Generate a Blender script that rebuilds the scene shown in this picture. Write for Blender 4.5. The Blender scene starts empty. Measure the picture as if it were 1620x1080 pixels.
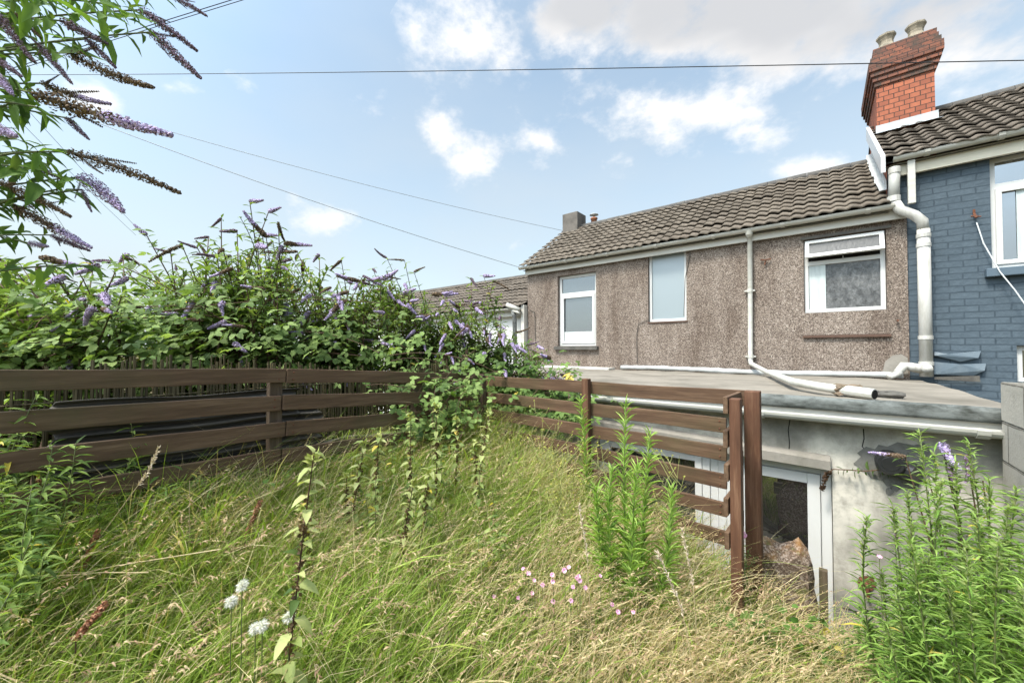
import bpy, math, random
import numpy as np
from mathutils import Vector, Matrix
random.seed(7); rng = np.random.default_rng(11)
scene = bpy.context.scene
R = math.radians

# ------------------------------------------------------------------ camera
# x runs right along the terrace, y towards the houses, z up; the eye is at 1.5 m
FPX, YAW, PITCH, EYE = 606.0, R(38.96), math.atan(12/606), 1.5
cam = bpy.data.cameras.new('camera'); camo = bpy.data.objects.new('camera', cam)
scene.collection.objects.link(camo); scene.camera = camo
cam.sensor_width = 36; cam.lens = 36*FPX/1620; cam.clip_end = 2000; cam.clip_start = .02
camo.location = (0, 0, EYE); camo.rotation_euler = (R(90)+PITCH, 0, YAW)
scene.render.resolution_x = 1024; scene.render.resolution_y = 682
CF = Vector((-math.sin(YAW)*math.cos(PITCH), math.cos(YAW)*math.cos(PITCH), math.sin(PITCH)))
CR = Vector((math.cos(YAW), math.sin(YAW), 0)); CU = CR.cross(CF)
def ray(px, py): return CF + CR*((px-810)/FPX) + CU*((540-py)/FPX)
def P(px, py, x=None, y=None, z=None, d=None):
    """survey point: where the sight line meets a known wall / fence / ground plane"""
    r = ray(px, py); o = Vector((0, 0, EYE))
    t = d if d is not None else (x/r.x if x is not None else y/r.y if y is not None else (z-EYE)/r.z)
    return o + r*t

# ------------------------------------------------------------------ light
SUN_EL, SUN_DIR = 58, Vector((-.28, -.95))          # the sun stands behind the camera on its left
scene.view_settings.view_transform = 'Standard'; scene.view_settings.look = 'None'
scene.view_settings.gamma = 1; scene.view_settings.exposure = 0.98
sd = bpy.data.lights.new('sun', 'SUN'); sd.energy = 2.5; sd.angle = R(9); sd.color = (1, .955, .88)
so = bpy.data.objects.new('sun', sd); scene.collection.objects.link(so)
sv = Vector((SUN_DIR.x, SUN_DIR.y, 0)).normalized()*math.cos(R(SUN_EL)) + Vector((0, 0, math.sin(R(SUN_EL))))
so.rotation_euler = sv.to_track_quat('Z', 'Y').to_euler(); so.location = (-5, -5, 12)

w = bpy.data.worlds.new('World'); scene.world = w; w.use_nodes = True
nt = w.node_tree; N = nt.nodes; L = nt.links; N.clear()
def nd(t, **k):
    n = N.new(t)
    for a, b in k.items(): setattr(n, a, b)
    return n
def mth(op, a, b=None, c=None):
    n = N.new('ShaderNodeMath'); n.operation = op
    for i, v in enumerate((a, b, c)):
        if v is None: continue
        if isinstance(v, (int, float)): n.inputs[i].default_value = v
        else: L.new(v, n.inputs[i])
    return n.outputs[0]
sky = nd('ShaderNodeTexSky', sky_type='NISHITA', sun_disc=False)
sky.sun_elevation = R(SUN_EL); sky.sun_rotation = math.atan2(sv.x, sv.y); sky.air_density = 1.0; sky.dust_density = 1.2; sky.ozone_density = 1.0
tc = nd('ShaderNodeTexCoord'); DIR = tc.outputs['Generated']
def dotc(v):
    n = nd('ShaderNodeVectorMath', operation='DOT_PRODUCT'); L.new(DIR, n.inputs[0]); n.inputs[1].default_value = v; return n.outputs['Value']
def wnoise(scale, detail, rough, sz=1.0):
    m = nd('ShaderNodeMapping'); L.new(DIR, m.inputs[0]); m.inputs['Scale'].default_value = (1, 1, sz)
    n = nd('ShaderNodeTexNoise'); L.new(m.outputs[0], n.inputs['Vector']); n.inputs['Scale'].default_value = scale
    n.inputs['Detail'].default_value = detail; n.inputs['Roughness'].default_value = rough; return n.outputs['Fac']
n1 = wnoise(7, 8, .62, 1.6); n2 = wnoise(2.6, 4, .5, 2.2); n3 = wnoise(16, 6, .6, 1.5)
# cumulus: (px, py, half width, half height, weight) in the sky directions the photograph shows
blobs = [(765, 75, 150, 75, 1), (700, 200, 55, 60, .8), (745, 255, 75, 45, .95), (860, 225, 90, 45, .6), (1060, 175, 210, 62, 1.1), (1190, 205, 80, 35, .7),
         (1200, 20, 460, 105, 1.5), (930, 20, 190, 85, 1.2), (1110, 60, 80, 45, .8), (1290, 268, 75, 26, .8), (520, 352, 70, 34, .75), (625, 385, 110, 26, .4), (455, 315, 40, 28, .55),
         (152, 156, 52, 30, .8), (272, 138, 85, 22, .45), (985, 248, 50, 26, .4), (600, 170, 60, 30, .25), (1420, 60, 120, 60, .3), (390, 145, 40, 25, .4), (760, 400, 130, 26, .3)]
tot = None; bank = None
for bx, by, rw, rh, wt in blobs:
    c = ray(bx, by); s = c.length; c = c.normalized()
    rr = CR - c*CR.dot(c); rr.normalize(); uu = rr.cross(c)
    cosb = 1/s
    a = rw/FPX*cosb*.8; b = rh/FPX*cosb
    dx = mth('DIVIDE', dotc(rr), a); dy = mth('DIVIDE', dotc(uu), b)
    q = mth('SQRT', mth('ADD', mth('MULTIPLY', dx, dx), mth('MULTIPLY', dy, dy)))
    f = mth('MULTIPLY', mth('MULTIPLY', mth('MAXIMUM', mth('SUBTRACT', 1.25, q), 0), wt), mth('GREATER_THAN', dotc(c), 0))
    tot = f if tot is None else mth('MAXIMUM', tot, f)
    if by < 100 and bx > 850: bank = f if bank is None else mth('MAXIMUM', bank, f)
val = mth('ADD', mth('MULTIPLY', tot, .62), mth('ADD', mth('MULTIPLY', mth('SUBTRACT', n1, .5), 1.7), mth('MULTIPLY', mth('SUBTRACT', n3, .5), .65)))
def ramp(v, p0, p1, c0=(0, 0, 0, 1), c1=(1, 1, 1, 1), interp='EASE'):
    r = nd('ShaderNodeValToRGB'); L.new(v, r.inputs[0]); r.color_ramp.interpolation = interp
    r.color_ramp.elements[0].position = p0; r.color_ramp.elements[1].position = p1
    r.color_ramp.elements[0].color = c0; r.color_ramp.elements[1].color = c1; return r.outputs[0]
cmask = mth('MULTIPLY', ramp(val, .18, .84), mth('GREATER_THAN', tot, .0001))
core = ramp(mth('ADD', mth('MULTIPLY', bank, .62), mth('MULTIPLY', mth('SUBTRACT', n2, .5), 1.6)), .18, .75)
elev = dotc((0, 0, 1))
thin = mth('ADD', mth('MULTIPLY', ramp(elev, 0.0, .55, (1, 1, 1, 1), (0, 0, 0, 1), 'LINEAR'), .58), .34)
thin = mth('ADD', thin, mth('MULTIPLY', mth('SUBTRACT', n2, .5), .55)); thin = mth('MINIMUM', mth('MAXIMUM', thin, 0), .95)
def mixc(f, a, b):
    m = nd('ShaderNodeMix', data_type='RGBA'); m.clamp_factor = True
    if isinstance(f, (int, float)): m.inputs[0].default_value = f
    else: L.new(f, m.inputs[0])
    for i, v in ((6, a), (7, b)):
        if isinstance(v, tuple): m.inputs[i].default_value = v
        else: L.new(v, m.inputs[i])
    return m.outputs[2]
SKYG = (2.75, 3.0, 3.15, 1)
tn = nd('ShaderNodeMix', data_type='RGBA', blend_type='MULTIPLY'); tn.inputs[0].default_value = 1; L.new(sky.outputs[0], tn.inputs[6]); tn.inputs[7].default_value = (1.12, 1.16, 1.0, 1)
base = mixc(thin, tn.outputs[2], SKYG)
cloudc = mixc(core, (4.4, 4.3, 4.2, 1), (2.6, 2.65, 2.75, 1))
allc = mixc(cmask, base, cloudc)
glow = mth('ADD', 1.0, mth('MULTIPLY', mth('POWER', mth('MAXIMUM', dotc(tuple(sv)), 0), 5), 4.0))   # glow added to the sky on the sun's side to lift the ambient light
gv = nd('ShaderNodeVectorMath', operation='SCALE'); L.new(allc, gv.inputs[0]); L.new(glow, gv.inputs['Scale']); allc = gv.outputs[0]
bg = nd('ShaderNodeBackground'); L.new(allc, bg.inputs[0]); bg.inputs[1].default_value = .14
wo = nd('ShaderNodeOutputWorld'); L.new(bg.outputs[0], wo.inputs[0])

# ------------------------------------------------------------------ helpers
COL = scene.collection
def tag(o, label=None, cat=None, group=None, kind=None):
    if label: o['label'] = label
    if cat: o['category'] = cat
    if group: o['group'] = group
    if kind: o['kind'] = kind
    return o
def thing(name, loc, label, cat, group=None):
    o = bpy.data.objects.new(name, None); COL.objects.link(o); o.location = loc; o.empty_display_size = .1
    return tag(o, label, cat, group)
def wloc(o):
    v = Vector((0, 0, 0))
    while o is not None: v = v + o.location; o = o.parent
    return v
def link(name, me, mat, parent=None):
    o = bpy.data.objects.new(name, me); COL.objects.link(o); o.parent = parent
    if mat is not None and not me.materials: me.materials.append(mat)
    return o
class MB:
    def __init__(s): s.v = []; s.f = []
    def add(s, vs, fs):
        k = len(s.v); s.v += [tuple(v) for v in vs]; s.f += [tuple(i+k for i in f) for f in fs]; return s
    def box(s, a, b):
        x0, y0, z0 = a; x1, y1, z1 = b
        return s.add([(x0,y0,z0),(x1,y0,z0),(x1,y1,z0),(x0,y1,z0),(x0,y0,z1),(x1,y0,z1),(x1,y1,z1),(x0,y1,z1)],
                     [(0,3,2,1),(4,5,6,7),(0,1,5,4),(1,2,6,5),(2,3,7,6),(3,0,4,7)])
    def beam(s, p, q, wd, ht, up=(0,0,1)):
        p = Vector(p); q = Vector(q); d = (q-p).normalized(); sd = d.cross(Vector(up)).normalized(); u = sd.cross(d)
        vs = []
        for c in (p, q):
            for a, b in ((-1,-1),(1,-1),(1,1),(-1,1)): vs.append(c + sd*a*wd/2 + u*b*ht/2)
        return s.add(vs, [(0,1,2,3),(7,6,5,4),(0,4,5,1),(1,5,6,2),(2,6,7,3),(3,7,4,0)])
    def tube(s, pts, rad, n=8, cap=True):
        pts = [Vector(p) for p in pts]; m = len(pts)
        if isinstance(rad, (int, float)): rad = [rad]*m
        k = len(s.v); prev = None
        for i, p in enumerate(pts):
            d = (pts[min(i+1, m-1)] - pts[max(i-1, 0)]).normalized()
            a = d.cross(Vector((0,0,1)) if abs(d.z) < .9 else Vector((1,0,0))).normalized() if prev is None else (prev - d*prev.dot(d)).normalized()
            prev = a; b = d.cross(a)
            for j in range(n):
                t = 2*math.pi*j/n; s.v.append(tuple(p + (a*math.cos(t)+b*math.sin(t))*rad[i]))
        for i in range(m-1):
            for j in range(n): s.f.append((k+i*n+j, k+i*n+(j+1)%n, k+(i+1)*n+(j+1)%n, k+(i+1)*n+j))
        if cap: s.f.append(tuple(k+j for j in range(n-1,-1,-1))); s.f.append(tuple(k+(m-1)*n+j for j in range(n)))
        return s
    def lathe(s, c, prof, n=20):
        c = Vector(c); k = len(s.v)
        for r, z in prof:
            for j in range(n):
                t = 2*math.pi*j/n; s.v.append((c.x+r*math.cos(t), c.y+r*math.sin(t), c.z+z))
        for i in range(len(prof)-1):
            for j in range(n): s.f.append((k+i*n+j, k+i*n+(j+1)%n, k+(i+1)*n+(j+1)%n, k+(i+1)*n+j))
        s.f.append(tuple(k+j for j in range(n-1,-1,-1))); s.f.append(tuple(k+(len(prof)-1)*n+j for j in range(n))); return s
    def build(s, name, mat, parent=None, bevel=0, smooth=False, jitter=0):
        o0 = wloc(parent) if parent else Vector((0,0,0))
        me = bpy.data.meshes.new(name)
        vs = [(v[0]-o0.x+random.uniform(-jitter,jitter), v[1]-o0.y+random.uniform(-jitter,jitter), v[2]-o0.z+random.uniform(-jitter,jitter)) for v in s.v]
        me.from_pydata(vs, [], s.f); me.update()
        if smooth:
            me.shade_smooth()
        ob = link(name, me, mat, parent)
        if bevel:
            b = ob.modifiers.new('bevel', 'BEVEL'); b.width = bevel; b.segments = 2; b.limit_method = 'ANGLE'
        return ob
def np_mesh(name, V, F, C=None, smooth=False):
    """V (n,3); F list of (m,k) index arrays; C (n,3) colours"""
    me = bpy.data.meshes.new(name); V = np.asarray(V, np.float32)
    me.vertices.add(len(V)); me.vertices.foreach_set('co', V.ravel())
    loops = np.concatenate([f.ravel() for f in F]); sizes = np.concatenate([np.full(len(f), f.shape[1]) for f in F])
    me.loops.add(len(loops)); me.loops.foreach_set('vertex_index', loops.astype(np.int32))
    me.polygons.add(len(sizes)); me.polygons.foreach_set('loop_start', (np.cumsum(sizes)-sizes).astype(np.int32))
    if smooth: me.polygons.foreach_set('use_smooth', np.ones(len(sizes), bool))
    if C is not None:
        a = me.color_attributes.new('Col', 'FLOAT_COLOR', 'POINT')
        a.data.foreach_set('color', np.c_[C, np.ones(len(C))].astype(np.float32).ravel())
    me.update(calc_edges=True); me.validate(); return me
class SC:
    """collects many transformed copies of small templates as arrays"""
    def __init__(s): s.V = []; s.F = {}; s.C = []; s.n = 0
    def raw(s, V, F, C):
        s.V.append(V.reshape(-1, 3)); s.C.append(C.reshape(-1, 3))
        for f in F: s.F.setdefault(f.shape[-1], []).append(f.reshape(-1, f.shape[-1]) + s.n)
        s.n += s.V[-1].shape[0]
    def put(s, T, pos, d, up, ln, wd, col, shade=None):
        """T=(verts nx3 with x along, y across, z up; faces by size). arrays over N"""
        tv, tf = T; pos = np.asarray(pos, float); n = len(pos)
        if n == 0: return
        d = d/np.linalg.norm(d, axis=1)[:, None]; sd = np.cross(up, d); sd /= (np.linalg.norm(sd, axis=1)[:, None]+1e-9); u = np.cross(d, sd)
        V = pos[:, None] + tv[None, :, 0:1]*(ln[:, None, None]*d[:, None]) + tv[None, :, 1:2]*(wd[:, None, None]*sd[:, None]) + tv[None, :, 2:3]*(ln[:, None, None]*u[:, None])
        C = np.repeat(col[:, None], len(tv), 1)
        base = (np.arange(n)*len(tv))[:, None, None]
        s.raw(V, [f[None]+base for f in tf], C)
    def build(s, name, mat, parent=None, smooth=False):
        o0 = np.array(wloc(parent)) if parent else 0
        me = np_mesh(name, np.concatenate(s.V)-o0, [np.concatenate(f) for f in s.F.values()], np.concatenate(s.C), smooth)
        return link(name, me, mat, parent)
def leaf_t(mid=.42, droop=.28, fold=.22, w2=.62):
    v = np.array([(0,0,0),(.3,-.5*.9,fold*.3),(.3,0,0.02),(.3,.5*.9,fold*.3),(.68,-.5*w2,-droop*.35+fold*.2),(.68,0,-droop*.45),(.68,.5*w2,-droop*.35+fold*.2),(1,0,-droop)])
    return v, [np.array([(0,2,1),(0,3,2),(4,5,7),(5,6,7)]), np.array([(1,2,5,4),(2,3,6,5)])]
LEAF = leaf_t(); LEAFR = leaf_t(droop=.2, w2=.85, fold=.3); BLADE = leaf_t(droop=.55, w2=.7, fold=.1); HANG = leaf_t(droop=.45, fold=.3, w2=.7)
_q = np.array([(-.5,-.5,0),(.5,-.5,0),(.5,.5,0),(-.5,.5,0),(0,0,.35)])
PETAL = (_q*np.array([1,1,1]), [np.array([(0,1,4),(1,2,4),(2,3,4),(3,0,4)])])
def unit(n):
    v = rng.normal(size=(n, 3)); return v/np.linalg.norm(v, axis=1)[:, None]
def lerpc(a, b, t): return np.asarray(a)[None]*(1-t[:, None]) + np.asarray(b)[None]*t[:, None]

# ------------------------------------------------------------------ materials
class M_:
    def __init__(s, name, rough=.8, spec=.3):
        s.m = bpy.data.materials.new(name); s.m.use_nodes = True; s.t = s.m.node_tree; s.N = s.t.nodes; s.L = s.t.links
        s.b = s.N['Principled BSDF']; s.b.inputs['Roughness'].default_value = rough; s.b.inputs['Specular IOR Level'].default_value = spec
        s.tc = s.N.new('ShaderNodeTexCoord'); s.out = s.N['Material Output']; s.h = None
    def vec(s, scale=(1,1,1), loc=(0,0,0), warp=0, wscale=3):
        m = s.N.new('ShaderNodeMapping'); m.inputs['Scale'].default_value = scale; m.inputs['Location'].default_value = loc
        src = s.tc.outputs['Object']
        if warp:
            n = s.N.new('ShaderNodeTexNoise'); n.inputs['Scale'].default_value = wscale; n.inputs['Detail'].default_value = 3; s.L.new(src, n.inputs['Vector'])
            a = s.N.new('ShaderNodeVectorMath'); a.operation = 'MULTIPLY_ADD'; s.L.new(n.outputs['Color'], a.inputs[0]); a.inputs[1].default_value = (warp,)*3; s.L.new(src, a.inputs[2]); src = a.outputs[0]
        s.L.new(src, m.inputs[0]); return m.outputs[0]
    def wallvec(s, warp=0):
        """(x+y, z) so that courses run round a corner"""
        a = s.vec(warp=warp) if warp else s.tc.outputs['Object']
        sp = s.N.new('ShaderNodeSeparateXYZ'); s.L.new(a, sp.inputs[0])
        c = s.N.new('ShaderNodeCombineXYZ'); s.L.new(s.math('ADD', sp.outputs[0], sp.outputs[1]), c.inputs[0]); s.L.new(sp.outputs[2], c.inputs[1]); return c.outputs[0]
    def noise(s, scale, detail=4, rough=.55, vec=None, col=False):
        n = s.N.new('ShaderNodeTexNoise'); n.inputs['Scale'].default_value = scale; n.inputs['Detail'].default_value = detail; n.inputs['Roughness'].default_value = rough
        s.L.new(vec if vec is not None else s.tc.outputs['Object'], n.inputs['Vector']); return n.outputs['Color' if col else 'Fac']
    def voro(s, scale, feat='F1', vec=None, out='Distance'):
        n = s.N.new('ShaderNodeTexVoronoi'); n.feature = feat; n.inputs['Scale'].default_value = scale; s.L.new(vec if vec is not None else s.tc.outputs['Object'], n.inputs['Vector']); return n.outputs[out]
    def math(s, op, a, b=None):
        n = s.N.new('ShaderNodeMath'); n.operation = op
        for i, v in enumerate((a, b)):
            if v is None: continue
            if isinstance(v, (int, float)): n.inputs[i].default_value = v
            else: s.L.new(v, n.inputs[i])
        return n.outputs[0]
    def ramp(s, v, stops):
        r = s.N.new('ShaderNodeValToRGB'); s.L.new(v, r.inputs[0]); e = r.color_ramp.elements
        while len(e) < len(stops): e.new(.5)
        for i, (p, c) in enumerate(stops):
            e[i].position = p; e[i].color = (*(c if isinstance(c, tuple) else (c,)*3), 1)
        return r.outputs[0]
    def mix(s, f, a, b, mode='MIX'):
        m = s.N.new('ShaderNodeMix'); m.data_type = 'RGBA'; m.blend_type = mode
        if isinstance(f, (int, float)): m.inputs[0].default_value = f
        else: s.L.new(f, m.inputs[0])
        for i, v in ((6, a), (7, b)):
            if isinstance(v, tuple): m.inputs[i].default_value = (*v, 1)
            else: s.L.new(v, m.inputs[i])
        return m.outputs[2]
    def col(s, c):
        if isinstance(c, tuple): s.b.inputs['Base Color'].default_value = (*c, 1)
        else: s.L.new(c, s.b.inputs['Base Color'])
        return s
    def bump(s, h, strength=.5, dist=.01):
        b = s.N.new('ShaderNodeBump'); b.inputs['Strength'].default_value = strength; b.inputs['Distance'].default_value = dist
        s.L.new(h, b.inputs['Height'])
        if s.h is not None: s.L.new(s.h, b.inputs['Normal'])
        s.h = b.outputs[0]; s.L.new(s.h, s.b.inputs['Normal']); return s

def m_foliage(name, trans=.35, rough=.6, spec=.18, tsc=1.25, var=.0):
    m = M_(name, rough, spec); a = m.N.new('ShaderNodeVertexColor'); a.layer_name = 'Col'; c = a.outputs[0]
    m.col(c)
    t = m.N.new('ShaderNodeBsdfTranslucent'); m.L.new(m.mix(1.0, c, (tsc*1.1, tsc*1.15, tsc*.5), 'MULTIPLY'), t.inputs[0])
    x = m.N.new('ShaderNodeMixShader'); x.inputs[0].default_value = trans; m.L.new(m.b.outputs[0], x.inputs[1]); m.L.new(t.outputs[0], x.inputs[2]); m.L.new(x.outputs[0], m.out.inputs[0]); return m.m
MAT = {}
MAT['leaf'] = m_foliage('leaf'); MAT['grass'] = m_foliage('grass_blade', .3, .6, .2, 1.2); MAT['floret'] = m_foliage('floret', .15, .85, .1, 1.0)
def m_wood(name, axis, c0, c1, green=.5, red=0):
    m = M_(name, .75, .25); sc = {'x': (2.5, 40, 40), 'y': (40, 2.5, 40), 'z': (40, 40, 2.5)}[axis]
    v = m.vec(sc, warp=.01, wscale=9); g = m.noise(1, 5, .65, v); big = m.noise(2.2, 4, .6)
    c = m.ramp(g, [(.28, tuple(k*.6 for k in c0)), (.5, c0), (.75, c1)])
    kn = m.voro(1, vec=m.vec(tuple(2.2 if k > 10 and False else (1.6 if k < 10 else 9) for k in sc), warp=.03, wscale=6)); c = m.mix(m.ramp(kn, [(.0, .85), (.10, .5), (.16, 0)]), c, tuple(k*.28 for k in c0))
    c = m.mix(m.math('MULTIPLY', m.ramp(big, [(.48, 0), (.68, 1)]), green), c, (.065, .07, .028))
    fine = m.noise(1, 3, .7, m.vec(tuple(k*3 for k in sc)))
    c = m.mix(m.math('MULTIPLY', m.ramp(fine, [(.55, 0), (.8, 1)]), .15), c, (.20, .15, .11))
    m.col(c); m.bump(g, .5, .004); m.bump(fine, .3, .002); return m.m
MAT['rail_y'] = m_wood('weathered_rail_wood', 'y', (.105, .062, .037), (.175, .113, .070), .4)
MAT['rail_x'] = m_wood('brown_rail_wood', 'x', (.085, .048, .028), (.16, .10, .062), .35)
MAT['post_z'] = m_wood('post_wood', 'z', (.10, .046, .026), (.18, .10, .06), .1)
MAT['post_old'] = m_wood('old_post_wood', 'z', (.078, .054, .036), (.13, .095, .066), .6)

m = M_('pebbledash', .9, .15)
vc = m.voro(108, out='Color'); sp = m.N.new('ShaderNodeSeparateColor'); m.L.new(vc, sp.inputs[0])
c = m.ramp(sp.outputs[0], [(0, (.06, .047, .038)), (.28, (.145, .115, .095)), (.62, (.225, .185, .155)), (.88, (.30, .25, .21)), (1, (.44, .385, .33))])
st = m.noise(1, 6, .65, m.vec((3.0, 3.0, .7))); c = m.mix(m.ramp(st, [(.38, 0), (.66, .8)]), c, (.52, .47, .44), 'MULTIPLY')
st2 = m.noise(9, 4, .6); c = m.mix(m.ramp(st2, [(.45, 0), (.7, .35)]), c, (.6, .56, .52), 'MULTIPLY')
m.col(c); m.bump(m.voro(108), -.6, .006); MAT['dash'] = m.m
def m_plain(name, c, rough=.6, spec=.3, dirt=(.25,.23,.19), amt=.35, scale=6, stretch=(1,1,1), bump=0.15, streak=0):
    m = M_(name, rough, spec); n = m.noise(1, 6, .65, m.vec(tuple(scale*k for k in stretch)))
    n2 = m.noise(1, 5, .7, m.vec(tuple(scale*6*k for k in stretch)))
    col = m.mix(m.math('MULTIPLY', m.ramp(n, [(.42, 0), (.72, 1)]), amt), c, dirt); col = m.mix(m.math('MULTIPLY', m.ramp(n2, [(.55, 0), (.75, 1)]), amt*.6), col, dirt)
    m.col(col)
    if bump: m.bump(n2, bump, .003)
    return m.m
MAT['upvc'] = m_plain('white_upvc', (.54, .54, .525), .35, .5, (.45,.43,.37), .22, 5, bump=0)
MAT['gutter'] = m_plain('white_gutter', (.46, .45, .41), .45, .4, (.28,.27,.2), .45, 4, (.4,4,4), bump=.05)
MAT['fascia'] = m_plain('cream_fascia', (.58, .54, .44), .6, .3, (.3,.28,.2), .5, 3, (.3,3,3), bump=.1)
MAT['fasciaw'] = m_plain('white_fascia', (.52, .50, .45), .6, .3, (.3,.28,.22), .45, 3, (.3,3,3), bump=.1)
MAT['pipe'] = m_plain('pipe_plastic', (.47, .46, .43), .4, .45, (.2,.18,.13), .5, 7, (3,3,.5), bump=.05)
MAT['pipeg'] = m_plain('grey_pipe_plastic', (.33, .33, .31), .45, .4, (.3,.28,.22), .3, 6, bump=0)
MAT['darkpipe'] = m_plain('flaking_dark_pipe', (.05, .05, .048), .6, .3, (.3,.32,.3), .6, 14)
MAT['barge'] = m_plain('white_bargeboard', (.52, .52, .52), .4, .4, (.4,.4,.38), .15, 3, bump=0)
MAT['lead'] = m_plain('lead_flashing', (.34, .36, .37), .45, .5, (.6,.6,.6), .5, 9, bump=.4)
MAT['leadw'] = m_plain('white_lead_flashing', (.40, .41, .40), .45, .5, (.25,.25,.25), .5, 12, bump=.5)
MAT['bluelead'] = m_plain('painted_membrane', (.085, .115, .14), .5, .4, (.16,.19,.21), .5, 8, bump=.6)
MAT['kerb'] = m_plain('painted_roof_kerb', (.14, .15, .143), .85, .15, (.025,.027,.022), 1.0, 8, (1,1,2.5), bump=.5)
MAT['slate'] = m_plain('dark_slate_sill', (.07, .065, .058), .8, .2, (.16,.15,.13), .6, 9, bump=.4)
MAT['mossconc'] = m_plain('mossy_concrete', (.15, .135, .11), .95, .1, (.045, .045, .025), .95, 7, bump=.8)
MAT['concrete'] = m_plain('old_concrete', (.25, .23, .20), .9, .15, (.10,.095,.075), .6, 5, bump=.5)
MAT['chimgrey'] = m_plain('rendered_chimney', (.15, .135, .12), .9, .15, (.06,.055,.05), .7, 6, bump=.7)
MAT['pot'] = m_plain('buff_chimney_pot', (.30, .26, .20), .9, .1, (.10,.09,.07), .9, 8, bump=.4)
MAT['clay'] = m_plain('clay_pot', (.36, .14, .07), .85, .2, (.2,.12,.08), .5, 8)
MAT['rust'] = m_plain('rusty_iron', (.14, .055, .03), .85, .3, (.05,.03,.02), .6, 30, bump=.6)
MAT['rustlintel'] = m_plain('rusty_lintel', (.105, .064, .048), .9, .2, (.07,.045,.035), .6, 22, bump=.8)
MAT['black'] = m_plain('black_plastic', (.012, .012, .013), .35, .5, (.05,.05,.05), .3, 8, bump=0)
MAT['cable'] = m_plain('cable_sheath', (.02, .02, .022), .5, .4, (.06,.06,.06), .3, 3, bump=0)
MAT['cablepale'] = m_plain('pale_cable_sheath', (.20, .22, .23), .5, .4, (.3,.3,.3), .3, 3, bump=0)
MAT['wirew'] = m_plain('white_wire', (.6, .62, .62), .5, .4, (.4,.4,.4), .3, 3, bump=0)
MAT['asphalt'] = m_plain('dusty_felt', (.23, .205, .170), .9, .15, (.10,.09,.072), .9, 1.6, (1,1.3,1), bump=.3)
MAT['brickbit'] = m_plain('mossy_brick', (.17, .125, .09), .95, .15, (.08,.08,.05), .6, 30, bump=1)
MAT['steel'] = m_plain('galvanised_steel', (.4, .41, .4), .4, .5, (.2,.2,.2), .3, 20, bump=0)
MAT['paleblock'] = m_plain('pale_block', (.40, .375, .33), .95, .15, (.2,.19,.16), .5, 9, bump=.5)
MAT['dark'] = m_plain('dark_interior', (.014, .013, .012), .9, .1, (.03,.028,.02), .4, 3, bump=0)
m = M_('charred_corrugated', .85, .15); g = m.noise(1, 5, .7, m.vec((3, 1.2, 60))); c = m.ramp(g, [(.35, (.03,.029,.027)), (.55, (.11,.10,.085)), (.75, (.24,.21,.17))]); m.col(c); m.bump(g, .6, .004); MAT['corr'] = m.m
m = M_('dry_reed', .8, .2); g = m.noise(1, 3, .6, m.vec((30, 70, 1.5))); m.col(m.ramp(g, [(.3, (.04,.033,.018)), (.55, (.13,.105,.055)), (.75, (.25,.205,.115))])); MAT['reed'] = m.m

# roof tiles
def m_tile(name, c0, c1, lich=.5):
    m = M_(name, .9, .15); n = m.noise(3, 6, .65); f = m.noise(55, 4, .7); v = m.voro(3.2, out='Color')
    c = m.ramp(n, [(.3, c0), (.7, c1)]); sp = m.N.new('ShaderNodeSeparateColor'); m.L.new(v, sp.inputs[0]); c = m.mix(.7, c, m.ramp(sp.outputs[0], [(0, .62), (1, 1.0)]), 'MULTIPLY')
    c = m.mix(m.math('MULTIPLY', m.ramp(f, [(.55, 0), (.72, 1)]), lich), c, (.33, .31, .26)); m.col(c); m.bump(f, .4, .004); return m.m
MAT['tile'] = m_tile('concrete_roof_tile', (.118, .096, .075), (.19, .160, .128), .35)
MAT['tileb'] = m_tile('darker_roof_tile', (.110, .091, .074), (.172, .145, .118), .25)
MAT['ridge'] = m_plain('ridge_tile', (.085, .08, .075), .9, .15, (.16,.15,.13), .5, 6, bump=.4)

def m_brick(name, ca, cb, mortar, bw, bh, ms, warp=.0, bumpd=.006, stain=None, loc=(0,0,0), offs=.5):
    m = M_(name, .85, .2); v = m.wallvec(warp)
    b = m.N.new('ShaderNodeTexBrick'); m.L.new(v, b.inputs['Vector'])
    b.inputs['Scale'].default_value = 1; b.inputs['Brick Width'].default_value = bw; b.inputs['Row Height'].default_value = bh; b.inputs['Mortar Size'].default_value = ms; b.inputs['Mortar Smooth'].default_value = .2
    b.inputs['Color1'].default_value = (*ca, 1); b.inputs['Color2'].default_value = (*cb, 1); b.inputs['Mortar'].default_value = (*mortar, 1); b.offset = offs
    n = m.noise(22, 5, .7); c = m.mix(m.ramp(n, [(.4, 0), (.75, .5)]), b.outputs['Color'], tuple(k*.55 for k in ca))
    if stain: c = m.mix(m.math('MULTIPLY', m.ramp(m.noise(4, 5, .7), [(.45, 0), (.7, 1)]), stain[1]), c, stain[0])
    m.col(c); m.bump(b.outputs['Fac'], -1, bumpd); m.bump(n, .4, .004); return m
MAT['redbrick'] = m_brick('red_brick', (.40, .135, .075), (.24, .080, .05), (.035, .03, .027), .112, .0745, .006, bumpd=.008, stain=((.12,.055,.04), .35)).m
MAT['corbel'] = m_brick('sooty_corbel_brick', (.24, .095, .06), (.13, .065, .05), (.04, .032, .03), .112, .0745, .006, bumpd=.008, stain=((.07,.055,.045), 1.5)).m
m = m_brick('blue_painted_brick', (.070, .094, .115), (.080, .106, .128), (.042, .058, .073), .235, .0785, .008, warp=.034, bumpd=.018, stain=((.055,.075,.094), .5))
m.bump(m.noise(9, 4, .6), .6, .02); MAT['bluebrick'] = m.m
MAT['bluepaint'] = m_plain('blue_paint', (.085, .118, .148), .6, .3, (.06,.09,.12), .4, 6, bump=.4)

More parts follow.
